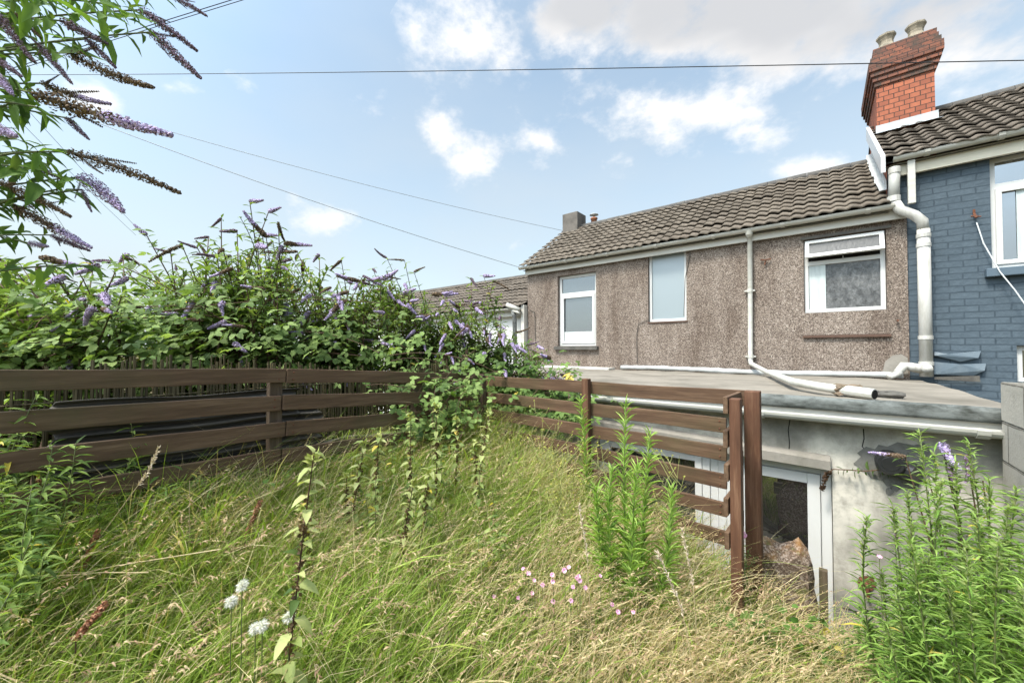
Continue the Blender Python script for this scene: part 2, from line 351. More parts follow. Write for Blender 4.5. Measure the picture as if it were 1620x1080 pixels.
# stained render of the extension
m = M_('stained_render', .9, .15); n = m.noise(1.4, 7, .62); f = m.noise(9, 6, .7); k = m.noise(1, 6, .6, m.vec((3.5, 3.5, .7)))
c = m.ramp(n, [(.34, (.17, .16, .137)), (.47, (.35, .33, .285)), (.60, (.53, .50, .435))])
c = m.mix(m.math('MULTIPLY', m.ramp(f, [(.46, 0), (.66, 1)]), .6), c, (.17, .16, .135))
c = m.mix(m.math('MULTIPLY', m.ramp(k, [(.48, 0), (.66, 1)]), .6), c, (.14, .132, .112))
sp = m.N.new('ShaderNodeSeparateXYZ'); m.L.new(m.tc.outputs['Object'], sp.inputs[0])
zz = m.math('ADD', sp.outputs[2], m.math('MULTIPLY', m.math('SUBTRACT', n, .5), 1.3))
low = m.ramp(m.math('MULTIPLY', zz, .78), [(.0, 1), (.55, .8), (1.0, 0)])   # damp mark of the lower wall; z from the wall foot
c = m.mix(m.math('MULTIPLY', low, .75), c, (.12, .115, .10)); 

m.col(c); m.bump(f, .5, .006); MAT['render'] = m.m
m = M_('blockwork', .95, .12); sp = m.N.new('ShaderNodeSeparateXYZ'); m.L.new(m.vec(warp=.012, wscale=6, loc=(0,0,.095)), sp.inputs[0]); cx = m.N.new('ShaderNodeCombineXYZ'); m.L.new(sp.outputs[1], cx.inputs[0]); m.L.new(sp.outputs[2], cx.inputs[1])
b = m.N.new('ShaderNodeTexBrick'); m.L.new(cx.outputs[0], b.inputs[0]); b.inputs['Scale'].default_value = 1; b.inputs['Brick Width'].default_value = .44; b.inputs['Row Height'].default_value = .2165; b.inputs['Mortar Size'].default_value = .006
b.inputs['Color1'].default_value = (.46, .425, .365, 1); b.inputs['Color2'].default_value = (.38, .35, .30, 1); b.inputs['Mortar'].default_value = (.13, .12, .10, 1)
n = m.noise(5, 6, .7); f = m.noise(50, 3, .7); c = m.mix(m.ramp(n, [(.50, 0), (.78, .5)]), b.outputs[0], (.17, .165, .14)); c = m.mix(m.ramp(f, [(.5, 0), (.8, .4)]), c, (.5, .48, .44)); m.col(c); m.bump(b.outputs['Fac'], -1, .008); m.bump(f, .7, .004); MAT['block'] = m.m
m = M_('rubble_stone', .95, .12); v = m.voro(1, 'DISTANCE_TO_EDGE', m.vec((4, 4, 9), warp=.1, wscale=5)); vc = m.voro(1, out='Color', vec=m.vec((4, 4, 9), warp=.1, wscale=5))
hs = m.N.new('ShaderNodeSeparateColor'); m.L.new(vc, hs.inputs[0]); c = m.ramp(hs.outputs[0], [(0, (.20,.18,.15)), (1, (.46,.42,.35))]); c = m.mix(m.ramp(v, [(0, 1), (.06, 0)]), c, (.03,.028,.022))
c = m.mix(m.ramp(m.noise(3, 5, .7), [(.5, 0), (.65, .9)]), c, (.12, .10, .035)); m.col(c); m.bump(v, 1, .03); m.bump(m.noise(25, 4, .7), .6, .01); MAT['rubble'] = m.m
m = M_('soil', .97, .08); n = m.noise(6, 6, .7); m.col(m.ramp(n, [(.3, (.045, .036, .020)), (.55, (.10, .085, .04)), (.8, (.19, .165, .08))])); m.bump(n, 1, .03); MAT['soil'] = m.m
m = M_('mossy_aggregate', .97, .1); v = m.voro(130, out='Color'); hs = m.N.new('ShaderNodeSeparateColor'); m.L.new(v, hs.inputs[0]); c = m.ramp(hs.outputs[0], [(0, (.07,.048,.036)), (.6, (.16,.115,.085)), (1, (.32,.26,.21))])
sp = m.N.new('ShaderNodeSeparateXYZ'); m.L.new(m.tc.outputs['Object'], sp.inputs[0]); t = m.math('ADD', m.math('MULTIPLY', m.noise(9, 5, .7), 1.0), m.math('MULTIPLY', sp.outputs[2], 1.2))
c = m.mix(m.ramp(t, [(.76, 0), (1.0, .75)]), c, (.27, .135, .04)); c = m.mix(m.ramp(m.noise(14, 4, .6, m.vec(loc=(5,0,0))), [(.56, 0), (.66, .8)]), c, (.10, .11, .03)); m.col(c); m.bump(m.voro(75), -.9, .012); MAT['moss'] = m.m
# glass: dark room behind, reflecting surface in front
def m_glass(name, c, rough=.03, gl=.35, tint=(.9,.95,1), bump=None):
    m = M_(name, .6, .3); m.col(c if isinstance(c, tuple) else c(m)); g = m.N.new('ShaderNodeBsdfGlossy'); g.inputs['Roughness'].default_value = rough; g.inputs[0].default_value = (*tint, 1)
    lw = m.N.new('ShaderNodeLayerWeight'); lw.inputs[0].default_value = gl; x = m.N.new('ShaderNodeMixShader')
    m.L.new(m.math('MINIMUM', m.math('ADD', m.math('MULTIPLY', lw.outputs['Fresnel'], 1.0), gl*.55), .9), x.inputs[0])
    m.L.new(m.b.outputs[0], x.inputs[1]); m.L.new(g.outputs[0], x.inputs[2]); m.L.new(x.outputs[0], m.out.inputs[0])
    h = m.noise(2.5, 2, .5) if bump is None else m.noise(bump[0], 3, .6, m.vec((1, 1, .45), warp=.06, wscale=14)); b = m.N.new('ShaderNodeBump'); b.inputs['Strength'].default_value = .15 if bump is None else bump[1]; b.inputs['Distance'].default_value = .01
    m.L.new(h, b.inputs['Height']); m.L.new(b.outputs[0], g.inputs['Normal']); m.L.new(b.outputs[0], m.b.inputs['Normal']); return m.m
MAT['glass'] = m_glass('window_glass', (.05, .058, .062), .03, .34)
MAT['glassd'] = m_glass('door_glass', (.014, .013, .012), .02, .52)
MAT['frost'] = m_glass('frosted_glass', (.19, .225, .235), .35, .25)
MAT['pattern'] = m_glass('patterned_glass', lambda m: m.ramp(m.noise(20, 4, .7, m.vec((1,1,.6), warp=.08, wscale=12)), [(.35, (.035,.035,.034)), (.55, (.10,.10,.098)), (.75, (.19,.19,.185))]), .30, .06, bump=(26, .8))
MAT['patternd'] = m_glass('patterned_glass_dark', (.06,.06,.06), .35, .02, bump=(26, .4))
MAT['net'] = m_plain('net_curtain', (.50, .55, .54), .9, .1, (.33,.38,.38), .7, 6, (5, 1, .4), bump=.3)
MAT['blind'] = m_plain('white_blind', (.62, .66, .65), .8, .1, (.5,.54,.54), .4, 4, bump=0)

# ------------------------------------------------------------------ setting: ground
def gz(x, y):
    h = np.interp(x, [-2.7, -2.3, -1.6, -.9, -.4, 0, .4, 2], [.50, .46, .30, .10, -.10, -.22, -.30, -.32])
    return h + .02*np.sin(x*5.1+y*2.3) + .02*np.sin(y*6.7-x*1.9) - .03*np.clip(y-1.8, 0, 1)*(x > -1)
def sheet(name, xs, ys, zf, mat, kind='structure'):
    X, Y = np.meshgrid(xs, ys); Z = zf(X, Y); n, k = len(xs), len(ys)
    i = np.arange(n*k).reshape(k, n); F = np.stack([i[:-1,:-1], i[:-1,1:], i[1:,1:], i[1:,:-1]], -1).reshape(-1, 4)
    o = link(name, np_mesh(name, np.c_[X.ravel(), Y.ravel(), Z.ravel()], [F], smooth=True), mat); o['kind'] = kind; return o
g = MB(); g.add([(-600,-600,-1.45),(600,-600,-1.45),(600,600,-1.45),(-600,600,-1.45)], [(0,1,2,3)]); tag(g.build('ground', MAT['soil']), kind='structure')
g = MB(); g.box((-2.66, 2.7, -1.44), (.9, 3.52, -1.36)); tag(g.build('path', MAT['concrete']), kind='structure')
sheet('garden_ground', np.arange(-2.64, 2.4, .08), np.arange(-2.6, 2.66, .08), gz, MAT['soil'])
def gz2(x, y): return .34 + .04*np.sin(x*3+y*2) - .0*x
sheet('neighbouring_ground', np.arange(-9, -2.6, .2), np.arange(-3, 3.45, .2), gz2, MAT['soil'])

# retaining wall of rubble under the lawn edge
t = thing('retaining_wall', (-1, 2.62, -1.36), 'dark rubble stone retaining wall holding up the overgrown lawn edge', 'wall')
X = np.arange(-2.66, 1.0, .03); Z = np.arange(-1.42, .60, .03); XX, ZZ = np.meshgrid(X, Z); top = gz(XX, 2.6)-.06
ZZ2 = np.minimum(ZZ, top); nn = .035*np.sin(XX*17+ZZ*9)*np.sin(ZZ*31+XX*4) + .012*rng.normal(size=XX.shape)
i = np.arange(XX.size).reshape(XX.shape); F = np.stack([i[:-1,:-1], i[1:,:-1], i[1:,1:], i[:-1,1:]], -1).reshape(-1, 4)
V = np.c_[XX.ravel()+1, (.07+nn).ravel(), ZZ2.ravel()+1.36]; link('stone_face', np_mesh('stone_face', V, [F]), MAT['rubble'], t)
tb = MB(); tb.box((-2.66, 2.5, -1.4), (1.0, 2.62, -.42)); tb.build('core', MAT['concrete'], t)

# ------------------------------------------------------------------ houses
def wall_holes(mb, x0, x1, z0, z1, y, holes, rev=.12):
    xs = sorted({x0, x1, *[h[0] for h in holes], *[h[1] for h in holes]}); zs = sorted({z0, z1, *[h[2] for h in holes], *[h[3] for h in holes]})
    for a, b in zip(xs, xs[1:]):
        for c, d in zip(zs, zs[1:]):
            if any(h[0] <= a and b <= h[1] and h[2] <= c and d <= h[3] for h in holes): continue
            mb.add([(a,y,c),(b,y,c),(b,y,d),(a,y,d)], [(0,1,2,3)])
    for a, b, c, d in holes:
        mb.add([(a,y,c),(b,y,c),(b,y+rev,c),(a,y+rev,c)], [(0,3,2,1)]); mb.add([(a,y,d),(b,y,d),(b,y+rev,d),(a,y+rev,d)], [(0,1,2,3)])
        mb.add([(a,y,c),(a,y+rev,c),(a,y+rev,d),(a,y,d)], [(0,3,2,1)]); mb.add([(b,y,c),(b,y+rev,c),(b,y+rev,d),(b,y,d)], [(0,1,2,3)])
    return mb
def frame_bars(mb, x0, x1, z0, z1, y, w_, dp=.05):
    mb.box((x0, y, z0), (x0+w_, y+dp, z1)); mb.box((x1-w_, y, z0), (x1, y+dp, z1)); mb.box((x0+w_, y+.001, z0), (x1-w_, y+dp, z0+w_)); mb.box((x0+w_, y+.001, z1-w_), (x1-w_, y+dp, z1)); return mb
def tile_roof(name, x0, x1, y0, z0, y1, z1, mat, parent, tw=.155, course=.22, amp=.026):
    sl = math.hypot(y1-y0, z1-z0); nc = max(2, round(sl/course)); course = sl/nc; dy = (y1-y0)/sl; dz = (z1-z0)/sl; ny, nz = -dz, dy
    xs = np.arange(x0, x1+.001, tw/8); ph = (xs-x0)/tw; prof = amp*(.5*np.sin(2*np.pi*ph)+.12*np.sin(4*np.pi*ph+.6))
    V = []; F = []; k = 0
    for c in range(nc):
        s0 = c*course-.02; s1 = (c+1)*course+.055; off = .004*rng.normal()
        jit = np.repeat(rng.normal(size=len(xs)//16+2)*.0045, 16)[:len(xs)]
        rows = [(s0+.004, .024), (s0, .044), (s1, .000)]
        for s, h in rows:
            hh = h + (prof if h > 0 else prof) + jit; ss = s + off + jit
            V.append(np.c_[xs, y0+dy*ss+ny*hh, z0+dz*ss+nz*hh])
        n = len(xs); i = np.arange(n-1)
        for r in range(2): F.append(np.stack([k+r*n+i, k+r*n+i+1, k+(r+1)*n+i+1, k+(r+1)*n+i], -1))
        k += 3*n
    V = np.concatenate(V); o0 = np.array(wloc(parent)); return link(name, np_mesh(name, V-o0, F), mat, parent)
def gutter(name, x0, x1, y, z, r, mat, parent, clips=8):
    mb = MB(); prof = [(math.cos(a)*r, math.sin(a)*r) for a in np.linspace(math.pi, 2*math.pi, 9)]; prof = prof + [(p[0]*.86, p[1]*.86) for p in prof[::-1]]
    n = len(prof); vs = [(x0, y+a, z+b) for a, b in prof] + [(x1, y+a, z+b) for a, b in prof]
    mb.add(vs, [(i, i+n, (i+1) % n+n, (i+1) % n) for i in range(n)])
    for x in (x0, x1): mb.add([(x, y+a*.98, z+b*.98) for a, b in prof[:9]], [tuple(range(9))])
    o = mb.build(name, mat, parent)
    for x in np.linspace(x0+.3, x1-.25, clips):
        cb = MB()
        pts = [(x, y+math.cos(a)*(r+.006), z+math.sin(a)*(r+.006)) for a in np.linspace(math.pi, 2*math.pi, 7)]
        for p, q in zip(pts, pts[1:]): cb.beam(p, q, .008, .05, up=(1,0,0))
        cb.build('bracket', mat, o)
    return o

# --- pebbledashed house
H = thing('terraced_house', (-2.2, 7, 1.1), 'two storey brown pebbledashed terraced house with three upper windows and tiled roof', 'house')
W1 = (-4.40, -3.50, 1.56, 3.06); W2 = (-2.46, -1.80, 1.99, 3.27); W3 = (-.19, .675, 1.69, 3.08)
mb = wall_holes(MB(), -5.2, .87, .6, 3.30, 7.0, [W1, W2, (W3[0], W3[1], 2.02, W3[3])])
mb.add([(-5.2,7,.6),(-5.2,10.6,.6),(-5.2,10.6,3.3),(-5.2,8.8,4.6),(-5.2,7,3.3)], [(0,4,3,2,1)]); mb.add([(-5.2,10.6,.6),(.87,10.6,.6),(.87,10.6,3.3),(-5.2,10.6,3.3)], [(0,3,2,1)])
mb.box((.80, 7.001, .6), (.869, 7.3, 3.3)); mb.build('wall', MAT['dash'], H)
# raised bands round two windows, like thick dashed surrounds
mb = MB(); mb.box((W3[0]-.03, 6.975, 3.085), (W3[1]+.05, 6.998, 3.12)); mb.build('drip_edge', MAT['slate'], H)
mb = MB(); mb.box((W3[0]+.01, 6.985, 1.70), (W3[1]-.01, 7.06, 2.015)); mb.build('apron_panel', MAT['dash'], H)
mb = MB(); mb.box((W3[0]-.02, 6.96, 1.66), (W3[1]+.03, 7.02, 1.695)); o = mb.build('lintel', MAT['rustlintel'], H, bevel=.004)
tile_roof('roof', -5.27, .70, 6.80, 3.35, 8.80, 4.66, MAT['tile'], H)
mb = MB(); mb.add([(-5.24,6.84,3.30),(.70,6.84,3.30),(.70,8.8,4.58),(-5.24,8.8,4.58),(-5.24,10.7,3.2),(.7,10.7,3.2)], [(0,1,2,3),(3,2,5,4)]); mb.add([(-5.24,6.86,3.27),(.70,6.86,3.27),(.70,7.02,3.27),(-5.24,7.02,3.27)], [(0,1,2,3)]); mb.build('roof_underlay', MAT['slate'], H)
mb = MB(); xs = np.arange(-5.27, .66, .3)
for x in xs: mb.tube([(x, 8.8, 4.645), (x+.295, 8.8, 4.645+.004*math.sin(x*9))], .075, 12)
mb.build('ridge_tiles', MAT['ridge'], H, smooth=False)
mb = MB(); mb.box((-5.22, 6.93, 3.175), (.86, 6.97, 3.32)); mb.build('fascia', MAT['fasciaw'], H)
gutter('gutter', -5.32, .745, 6.85, 3.345, .055, MAT['gutter'], H, 7)
def window(parent, hole, y, glassmat, transom=None, fw=.055, extra=None, mat='upvc'):
    x0, x1, z0, z1 = hole; mb = frame_bars(MB(), x0+.004, x1-.004, z0+.004, z1-.004, y, fw)
    if transom: mb.box((x0+fw, y+.002, transom-.03), (x1-fw, y+.05, transom+.03))
    f = mb.build('window', MAT[mat], parent, bevel=.004)
    p = MB(); p.add([(x0+fw, y+.03, z0+fw),(x1-fw, y+.03, z0+fw),(x1-fw, y+.03, z1-fw),(x0+fw, y+.03, z1-fw)], [(0,1,2,3)]); p.build('pane', glassmat, f); return f
y = 7.075
f = window(H, W1, y, MAT['glass'], 2.66); f['label'] = 'tall white window with a small top light and slate sill'
mb = frame_bars(MB(), W1[0]+.06, W1[1]-.06, W1[2]+.055, 2.63, y-.015, .055, .03); mb.build('casement', MAT['upvc'], f, bevel=.004)
mb = MB(); mb.box((W1[0]+.12, y+.012, W1[2]+.115), (W1[1]-.12, y+.026, W1[2]+.30)); mb.build('blind', MAT['blind'], f)
mb = MB(); mb.box((W1[0]-.06, 6.93, W1[2]-.075), (W1[1]+.05, 7.10, W1[2]-.002)); mb.build('sill', MAT['slate'], H, bevel=.006)
f = window(H, W2, 7.06, MAT['frost'], None, .045); f['label'] = 'narrow white window of frosted glass under the gutter'
mb = MB(); mb.box((W2[0]-.01, 6.985, W2[2]-.025), (W2[1]+.02, 7.07, W2[2]-.001)); mb.build('sill', MAT['rustlintel'], H, jitter=.002)
w3h = (W3[0], W3[1], 2.02, W3[3]); f = window(H, w3h, 7.05, MAT['pattern'], 2.74, .05); f['label'] = 'white window of patterned glass with the top light open'
mb = MB(); mb.box((W3[0]+.06, 7.068, 2.08), (-.19+.245, 7.078, 2.71)); mb.build('curtain', MAT['net'], f)
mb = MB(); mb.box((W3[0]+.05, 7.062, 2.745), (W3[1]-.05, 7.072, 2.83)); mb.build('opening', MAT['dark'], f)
mb = MB()
def sash(mb, x0, x1, zt, zb, yt, yb, w_):
    up = (Vector((0, yt-yb, zt-zb))).normalized(); n = Vector((1,0,0)).cross(up)
    def bar(a, b, c, d):  # x range, s range down from top
        L0 = math.hypot(yt-yb, zt-zb); vs = []
        for off in (0, .035):
            for xx, ss in ((a, c), (b, c), (b, d), (a, d)):
                p = Vector((xx, yt, zt)) - up*ss*L0 + n*off; vs.append(p)
        mb.add(vs, [(0,1,2,3),(7,6,5,4),(0,4,5,1),(1,5,6,2),(2,6,7,3),(3,7,4,0)])
    L0 = math.hypot(yt-yb, zt-zb); k = w_/L0
    bar(x0, x0+w_, 0, 1); bar(x1-w_, x1, 0, 1); bar(x0+w_, x1-w_, 0, k); bar(x0+w_, x1-w_, 1-k, 1)
    return [Vector((xx, yt, zt)) - up*ss*L0 + n*.012 for xx, ss in ((x0+w_, k), (x1-w_, k), (x1-w_, 1-k), (x0+w_, 1-k))]
q = sash(mb, W3[0]+.02, W3[1]-.02, 3.05, 2.80, 7.03, 6.93, .045); s_ = mb.build('open_sash', MAT['upvc'], f)
mb = MB(); mb.add(q, [(0,1,2,3)]); mb.build('pane', MAT['patternd'], s_)
mb = MB(); mb.box((.24, 7.035, 2.745), (.252, 7.05, 2.80)); mb.build('stay', MAT['steel'], f)
# grey stack and cowl on the left gable
c = MB(); c.box((-5.22, 8.55, 4.2), (-4.78, 9.0, 5.0)); c.box((-5.19, 8.58, 5.0), (-4.81, 8.97, 5.015)); ch = c.build('chimney', MAT['chimgrey'], H, bevel=.012)
c = MB(); c.lathe((-4.52, 8.95, 4.60), [(.075, 0), (.075, .23), (.09, .24), (.09, .27), (.06, .27)], 16); c.build('flue', MAT['clay'], H, smooth=True)
c = MB(); c.lathe((-4.52, 8.95, 4.9), [(.02, -.04), (.02, .03), (.115, .045), (.10, .065), (.02, .085)], 16); c.build('cowl', MAT['steel'], H, smooth=True)
# downpipe from the gutter, running on across the flat roof
b0 = P(1187, 572, y=6.93)
pts = [(-.85, 6.86, 3.30), (-.85, 6.94, 3.22), (-.855, 6.94, 2.2), (-.862, 6.94, b0.z+.04), (-.85, 6.90, b0.z-.03)]
e = P(1213, 588, y=6.55); e2 = P(1255, 604, z=1.21); e3 = P(1300, 612, z=1.20); e4 = P(1378, 623, z=1.18)
mb = MB(); mb.tube(pts + [e, e2, e3, e4], .034, 12); dp = mb.build('downpipe', MAT['gutter'], H, smooth=True)
mb = MB(); mb.tube([(-.85,6.85,3.33),(-.85,6.86,3.27),(-.85,6.88,3.24)], [.055,.05,.038], 12); mb.build('pipe_collar', MAT['gutter'], dp)
for z in (2.38, 1.36): mb = MB(); mb.tube([(-.858,6.94,z),(-.858,6.94,z+.05)], .042, 12); mb.box((-.93,6.935,z+.015),(-.79,6.99,z+.035)); mb.build('pipe_clip', MAT['gutter'], dp)
mb = MB(); mb.tube([e4-(e4-e3).normalized()*.18, e4+(e4-e3).normalized()*.02], .040, 12); mb.build('pipe_collar', MAT['gutter'], dp)
dr_ = (e4-e3).normalized(); MB().tube([e4+dr_*.021, e4+dr_*.024], .033, 12).build('pipe_mouth', MAT['dark'], dp)
# small rusty hooks and hairline wires on the wall
mb = MB(); c0 = P(1211, 412, y=6.98); mb.tube([c0+Vector((-.06,0,.02)), c0+Vector((0,-.03,0)), c0+Vector((.07,-.01,.015))], .010, 6); mb.tube([c0, c0+Vector((-.01,-.02,-.07))], .009, 6)
c1 = P(1420, 507, y=6.98); mb.tube([c1, c1+Vector((0,-.05,0))], .012, 6); mb.build('wall_hook', MAT['rust'], H)
for qs_, rr_ in (([(1089,386),(1092,400),(1084,440),(1082,500)], .006), ([(1026,506),(1010,512),(1007,530),(1008,575)], .005), ([(838,490),(846,494),(847,540)], .006), ([(1085,392),(1091,388),(1098,383)], .012)): MB().tube([P(*q, y=6.985) for q in qs_], rr_, 5).build('wall_cable', MAT['slate'], H)
# mortar mend low on the right
mb = MB(); a = [P(*q, y=6.992) for q in ((1396,590),(1400,572),(1412,562),(1426,560),(1436,566),(1437,592))]; mb.add(a, [tuple(range(6))]); mb.build('mortar_patch', MAT['concrete'], H)

# --- blue brick house
B = thing('terraced_house', (2.2, 7.02, 1.1), 'blue painted brick terraced house with a tall red brick chimney, at the right edge', 'house')
BW = (1.565, 2.60, 2.44, 3.76); BW2 = (1.73, 2.5, 1.12, 1.54)
mb = wall_holes(MB(), .70, 4.6, .6, 3.90, 7.02, [BW, BW2]); mb.add([(.7,10.7,.6),(4.6,10.7,.6),(4.6,10.7,3.9),(.7,10.7,3.9)], [(0,3,2,1)]); mb.add([(4.6,7.02,.6),(4.6,10.7,.6),(4.6,10.7,3.9),(4.6,8.8,5.15),(4.6,7.02,3.9)], [(0,1,2,3,4)]); mb.build('wall', MAT['bluebrick'], B)
mb = MB(); mb.add([(.699,7.02,.6),(.699,10.7,.6),(.699,10.7,3.9),(.699,8.8,5.15),(.699,7.02,3.9)], [(0,4,3,2,1)]); mb.build('gable', MAT['redbrick'], B)
tile_roof('roof', .66, 4.7, 6.82, 3.93, 8.80, 5.23, MAT['tileb'], B, tw=.155, course=.2)
mb = MB(); mb.add([(.68,6.86,3.89),(4.7,6.86,3.89),(4.7,8.8,5.15),(.68,8.8,5.15),(.68,10.75,3.85),(4.7,10.75,3.85)], [(0,1,2,3),(3,2,5,4)]); mb.add([(.68,6.88,3.86),(4.7,6.88,3.86),(4.7,7.04,3.86),(.68,7.04,3.86)], [(0,1,2,3)]); mb.build('roof_underlay', MAT['slate'], B)
mb = MB()
for x in np.arange(1.3, 4.6, .3): mb.tube([(x, 8.8, 5.225), (x+.295, 8.8, 5.225)], .07, 12)
mb.build('ridge_tiles', MAT['ridge'], B)
mb = MB(); mb.box((.72, 6.93, 3.73), (4.7, 6.98, 3.89)); mb.build('fascia', MAT['fascia'], B)
gutter('gutter', .74, 4.75, 6.86, 3.945, .055, MAT['gutter'], B, 7)
mb = MB(); mb.add([(.62,6.78,3.98),(.62,6.78,3.76),(.62,8.65,4.98),(.62,8.65,5.20),(.665,6.78,3.98),(.665,6.78,3.76),(.665,8.65,4.98),(.665,8.65,5.20)], [(0,3,2,1),(4,5,6,7),(0,4,7,3),(1,2,6,5),(0,1,5,4),(3,7,6,2)]); mb.build('bargeboard', MAT['barge'], B, bevel=.003)
# stepped lead flashing where the lower roof meets the gable
mb = MB()
for k in range(11):
    y0 = 7.0+k*.165; z0 = 3.47+(y0-6.80)*.655+.02; mb.add([(.69,y0,z0-.02),(.60+.03*random.random(),y0+.02,z0-.015),(.60+.03*random.random(),y0+.15,z0+.085),(.69,y0+.15,z0+.09),(.69,y0+.13,z0+.19),(.69,y0,z0+.10)], [(0,1,2,3),(0,3,4,5)])
mb.build('flashing', MAT['leadw'], B)
f = window(B, BW, 7.09, MAT['glassd'], 3.42, .05); f['label'] = 'large white upper window cut by the right edge of the photograph'
mb = frame_bars(MB(), BW[0]+.05, BW[1]-.05, BW[2]+.05, 3.39, 7.075, .05, .03); mb.build('casement', MAT['upvc'], f, bevel=.004)
mb = MB(); mb.box((BW[0]+.21, 7.105, BW[2]+.1), (BW[0]+.34, 7.114, 3.36)); mb.build('curtain', MAT['net'], f)
mb = MB(); mb.box((BW[0]-.06, 6.94, BW[2]-.10), (BW[1]+.1, 7.10, BW[2]-.002)); mb.build('sill', MAT['bluepaint'], B, bevel=.008)
f = window(B, BW2, 7.08, MAT['glassd'], None, .05); f['label'] = 'small white lower window beside the block wall'
# chimney stack
mb = MB(); x0, x1, y0, y1 = .715, 1.335, 8.2, 9.5
mb.box((x0, y0, 4.0), (x1, y1, 5.60)); C1 = mb.build('chimney', MAT['redbrick'], B)
mb = MB(); z = 5.595
for k, e_ in enumerate((.022, .044, .066, .088, .088, .066, .044, .03)):
    h = .0745; mb.box((x0-e_, y0-e_, z+.004), (x1+e_, y1+e_, z+h)); mb.box((x0-e_+.008, y0-e_+.008, z-.004), (x1+e_-.008, y1+e_-.008, z+.006)); z += h
mb.build('corbel', MAT['corbel'], C1, jitter=.002); topz = z
mb = MB(); mb.box((x0+.02, y0+.02, topz), (x1-.02, y1-.02, topz+.03)); mb.build('flaunching', MAT['concrete'], C1)
for xx in (x0+.135, x0+.46):
    mb = MB(); mb.lathe((xx, y0+.15, topz+.02), [(.125, 0), (.105, .04), (.085, .09), (.085, .13), (.10, .17), (.118, .20), (.118, .225), (.10, .225), (.08, .14)], 8); o = mb.build('chimney_pot', MAT['pot'], C1)
mb = MB(); sl = .655
mb.box((x0-.015, y0-.02, 4.86), (x1+.03, y0-.003, 4.98)); mb.add([(x0-.05,y0-.16,4.755+.05),(x1+.06,y0-.16,4.755+.05),(x1+.06,y0-.012,4.87),(x0-.05,y0-.012,4.87)], [(0,1,2,3)]); mb.build('flashing', MAT['lead'], C1)
# big soil pipe with its offset
sy = 6.86
p0 = P(1415, 265, y=sy); p1 = P(1414, 318, y=sy); p2 = P(1424, 332, y=sy); p3 = P(1446, 340, y=sy); p4 = P(1459, 350, y=sy+.02); xb = P(1463, 470, y=6.9).x
mb = MB(); mb.tube([p1, p2, p3, p4, (xb, 6.9, p4.z-.12)], .056, 18); mb.tube([(xb,6.9,p4.z-.10),(xb,6.9,1.16)], .060, 18); sp_ = mb.build('soil_pipe', MAT['pipe'], B, smooth=True)
mb = MB(); mb.tube([p1+Vector((0,0,-.02)), p0], .054, 18); mb.build('upper_pipe', MAT['pipeg'], sp_, smooth=True)
for a, r_ in ((p0+Vector((0,0,-.05)), .060), (p1+Vector((0,0,.02)), .064)): MB().tube([a-Vector((0,0,.03)), a+Vector((0,0,.04))], r_, 18).build('pipe_collar', MAT['pipe'], sp_)
for z in (p4.z-.20, p4.z-.32, 1.62, 1.30): MB().tube([(xb,6.9,z),(xb,6.9,z+.045)], .067, 18).build('pipe_collar', MAT['pipe'], sp_)
q0 = Vector((xb, 6.9, 1.24)); q1 = P(1440, 580, y=6.88); q2 = P(1418, 592, y=6.82)
mb = MB(); mb.tube([q0, q1, P(1430,578,y=6.86), q2], [.06,.055,.05,.045], 12); mb.tube([P(1424,590,y=6.80), P(1406,596,y=6.7)], .035, 10); mb.tube([q0+Vector((0,-.05,.03)), q0+Vector((-.01,-.14,.02))], .05, 14); mb.build('branch_pipe', MAT['pipe'], sp_, smooth=True)
mb = MB(); a = P(1441, 248, y=6.9); b_ = P(1442, 330, y=6.9); mb.box((a.x-.035, 6.87, 3.33), (a.x+.035, 6.93, 3.88)); mb.build('square_downpipe', MAT['gutter'], B, bevel=.006)
# painted membrane flaps low on the blue wall
mb = MB(); 
for qs in ([(1478,556),(1500,560),(1552,555),(1548,566),(1520,572),(1478,562)], [(1478,572),(1520,576),(1560,575),(1558,586),(1540,594),(1478,592)]):
    ps = [P(*q, y=6.985-.02*(i % 2)) for i, q in enumerate(qs)]; bk = [Vector((p.x, 7.015, p.z)) for p in ps]; n = len(ps); mb.add(ps+bk, [tuple(range(n))]+[(i,(i+1)%n,(i+1)%n+n,i+n) for i in range(n)])
mb.build('membrane_flap', MAT['bluelead'], B)
mb = MB(); ps = [P(*q, y=6.95) for q in ((1478,596),(1550,594),(1551,604),(1478,600))]; mb.add(ps, [(0,1,2,3)]); mb.build('base_flashing', MAT['slate'], B)
mb = MB(); a = P(1541,338,y=6.99); mb.tube([a+Vector((0,0,.05)), a, a+Vector((.01,-.03,-.06))], .012, 6); mb.tube([a+Vector((-.03,-.02,-.03)), a+Vector((.05,-.02,-.05))], .008, 6); mb.build('wall_bracket', MAT['rust'], B)
mb = MB(); mb.tube([P(1545,352,y=6.97), P(1556,385,y=6.96), P(1582,430,y=6.93), P(1605,458,y=6.9), P(1625,486,y=6.88), P(1700,590,y=6.8)], .006, 6); mb.build('hanging_wire', MAT['wirew'], B)

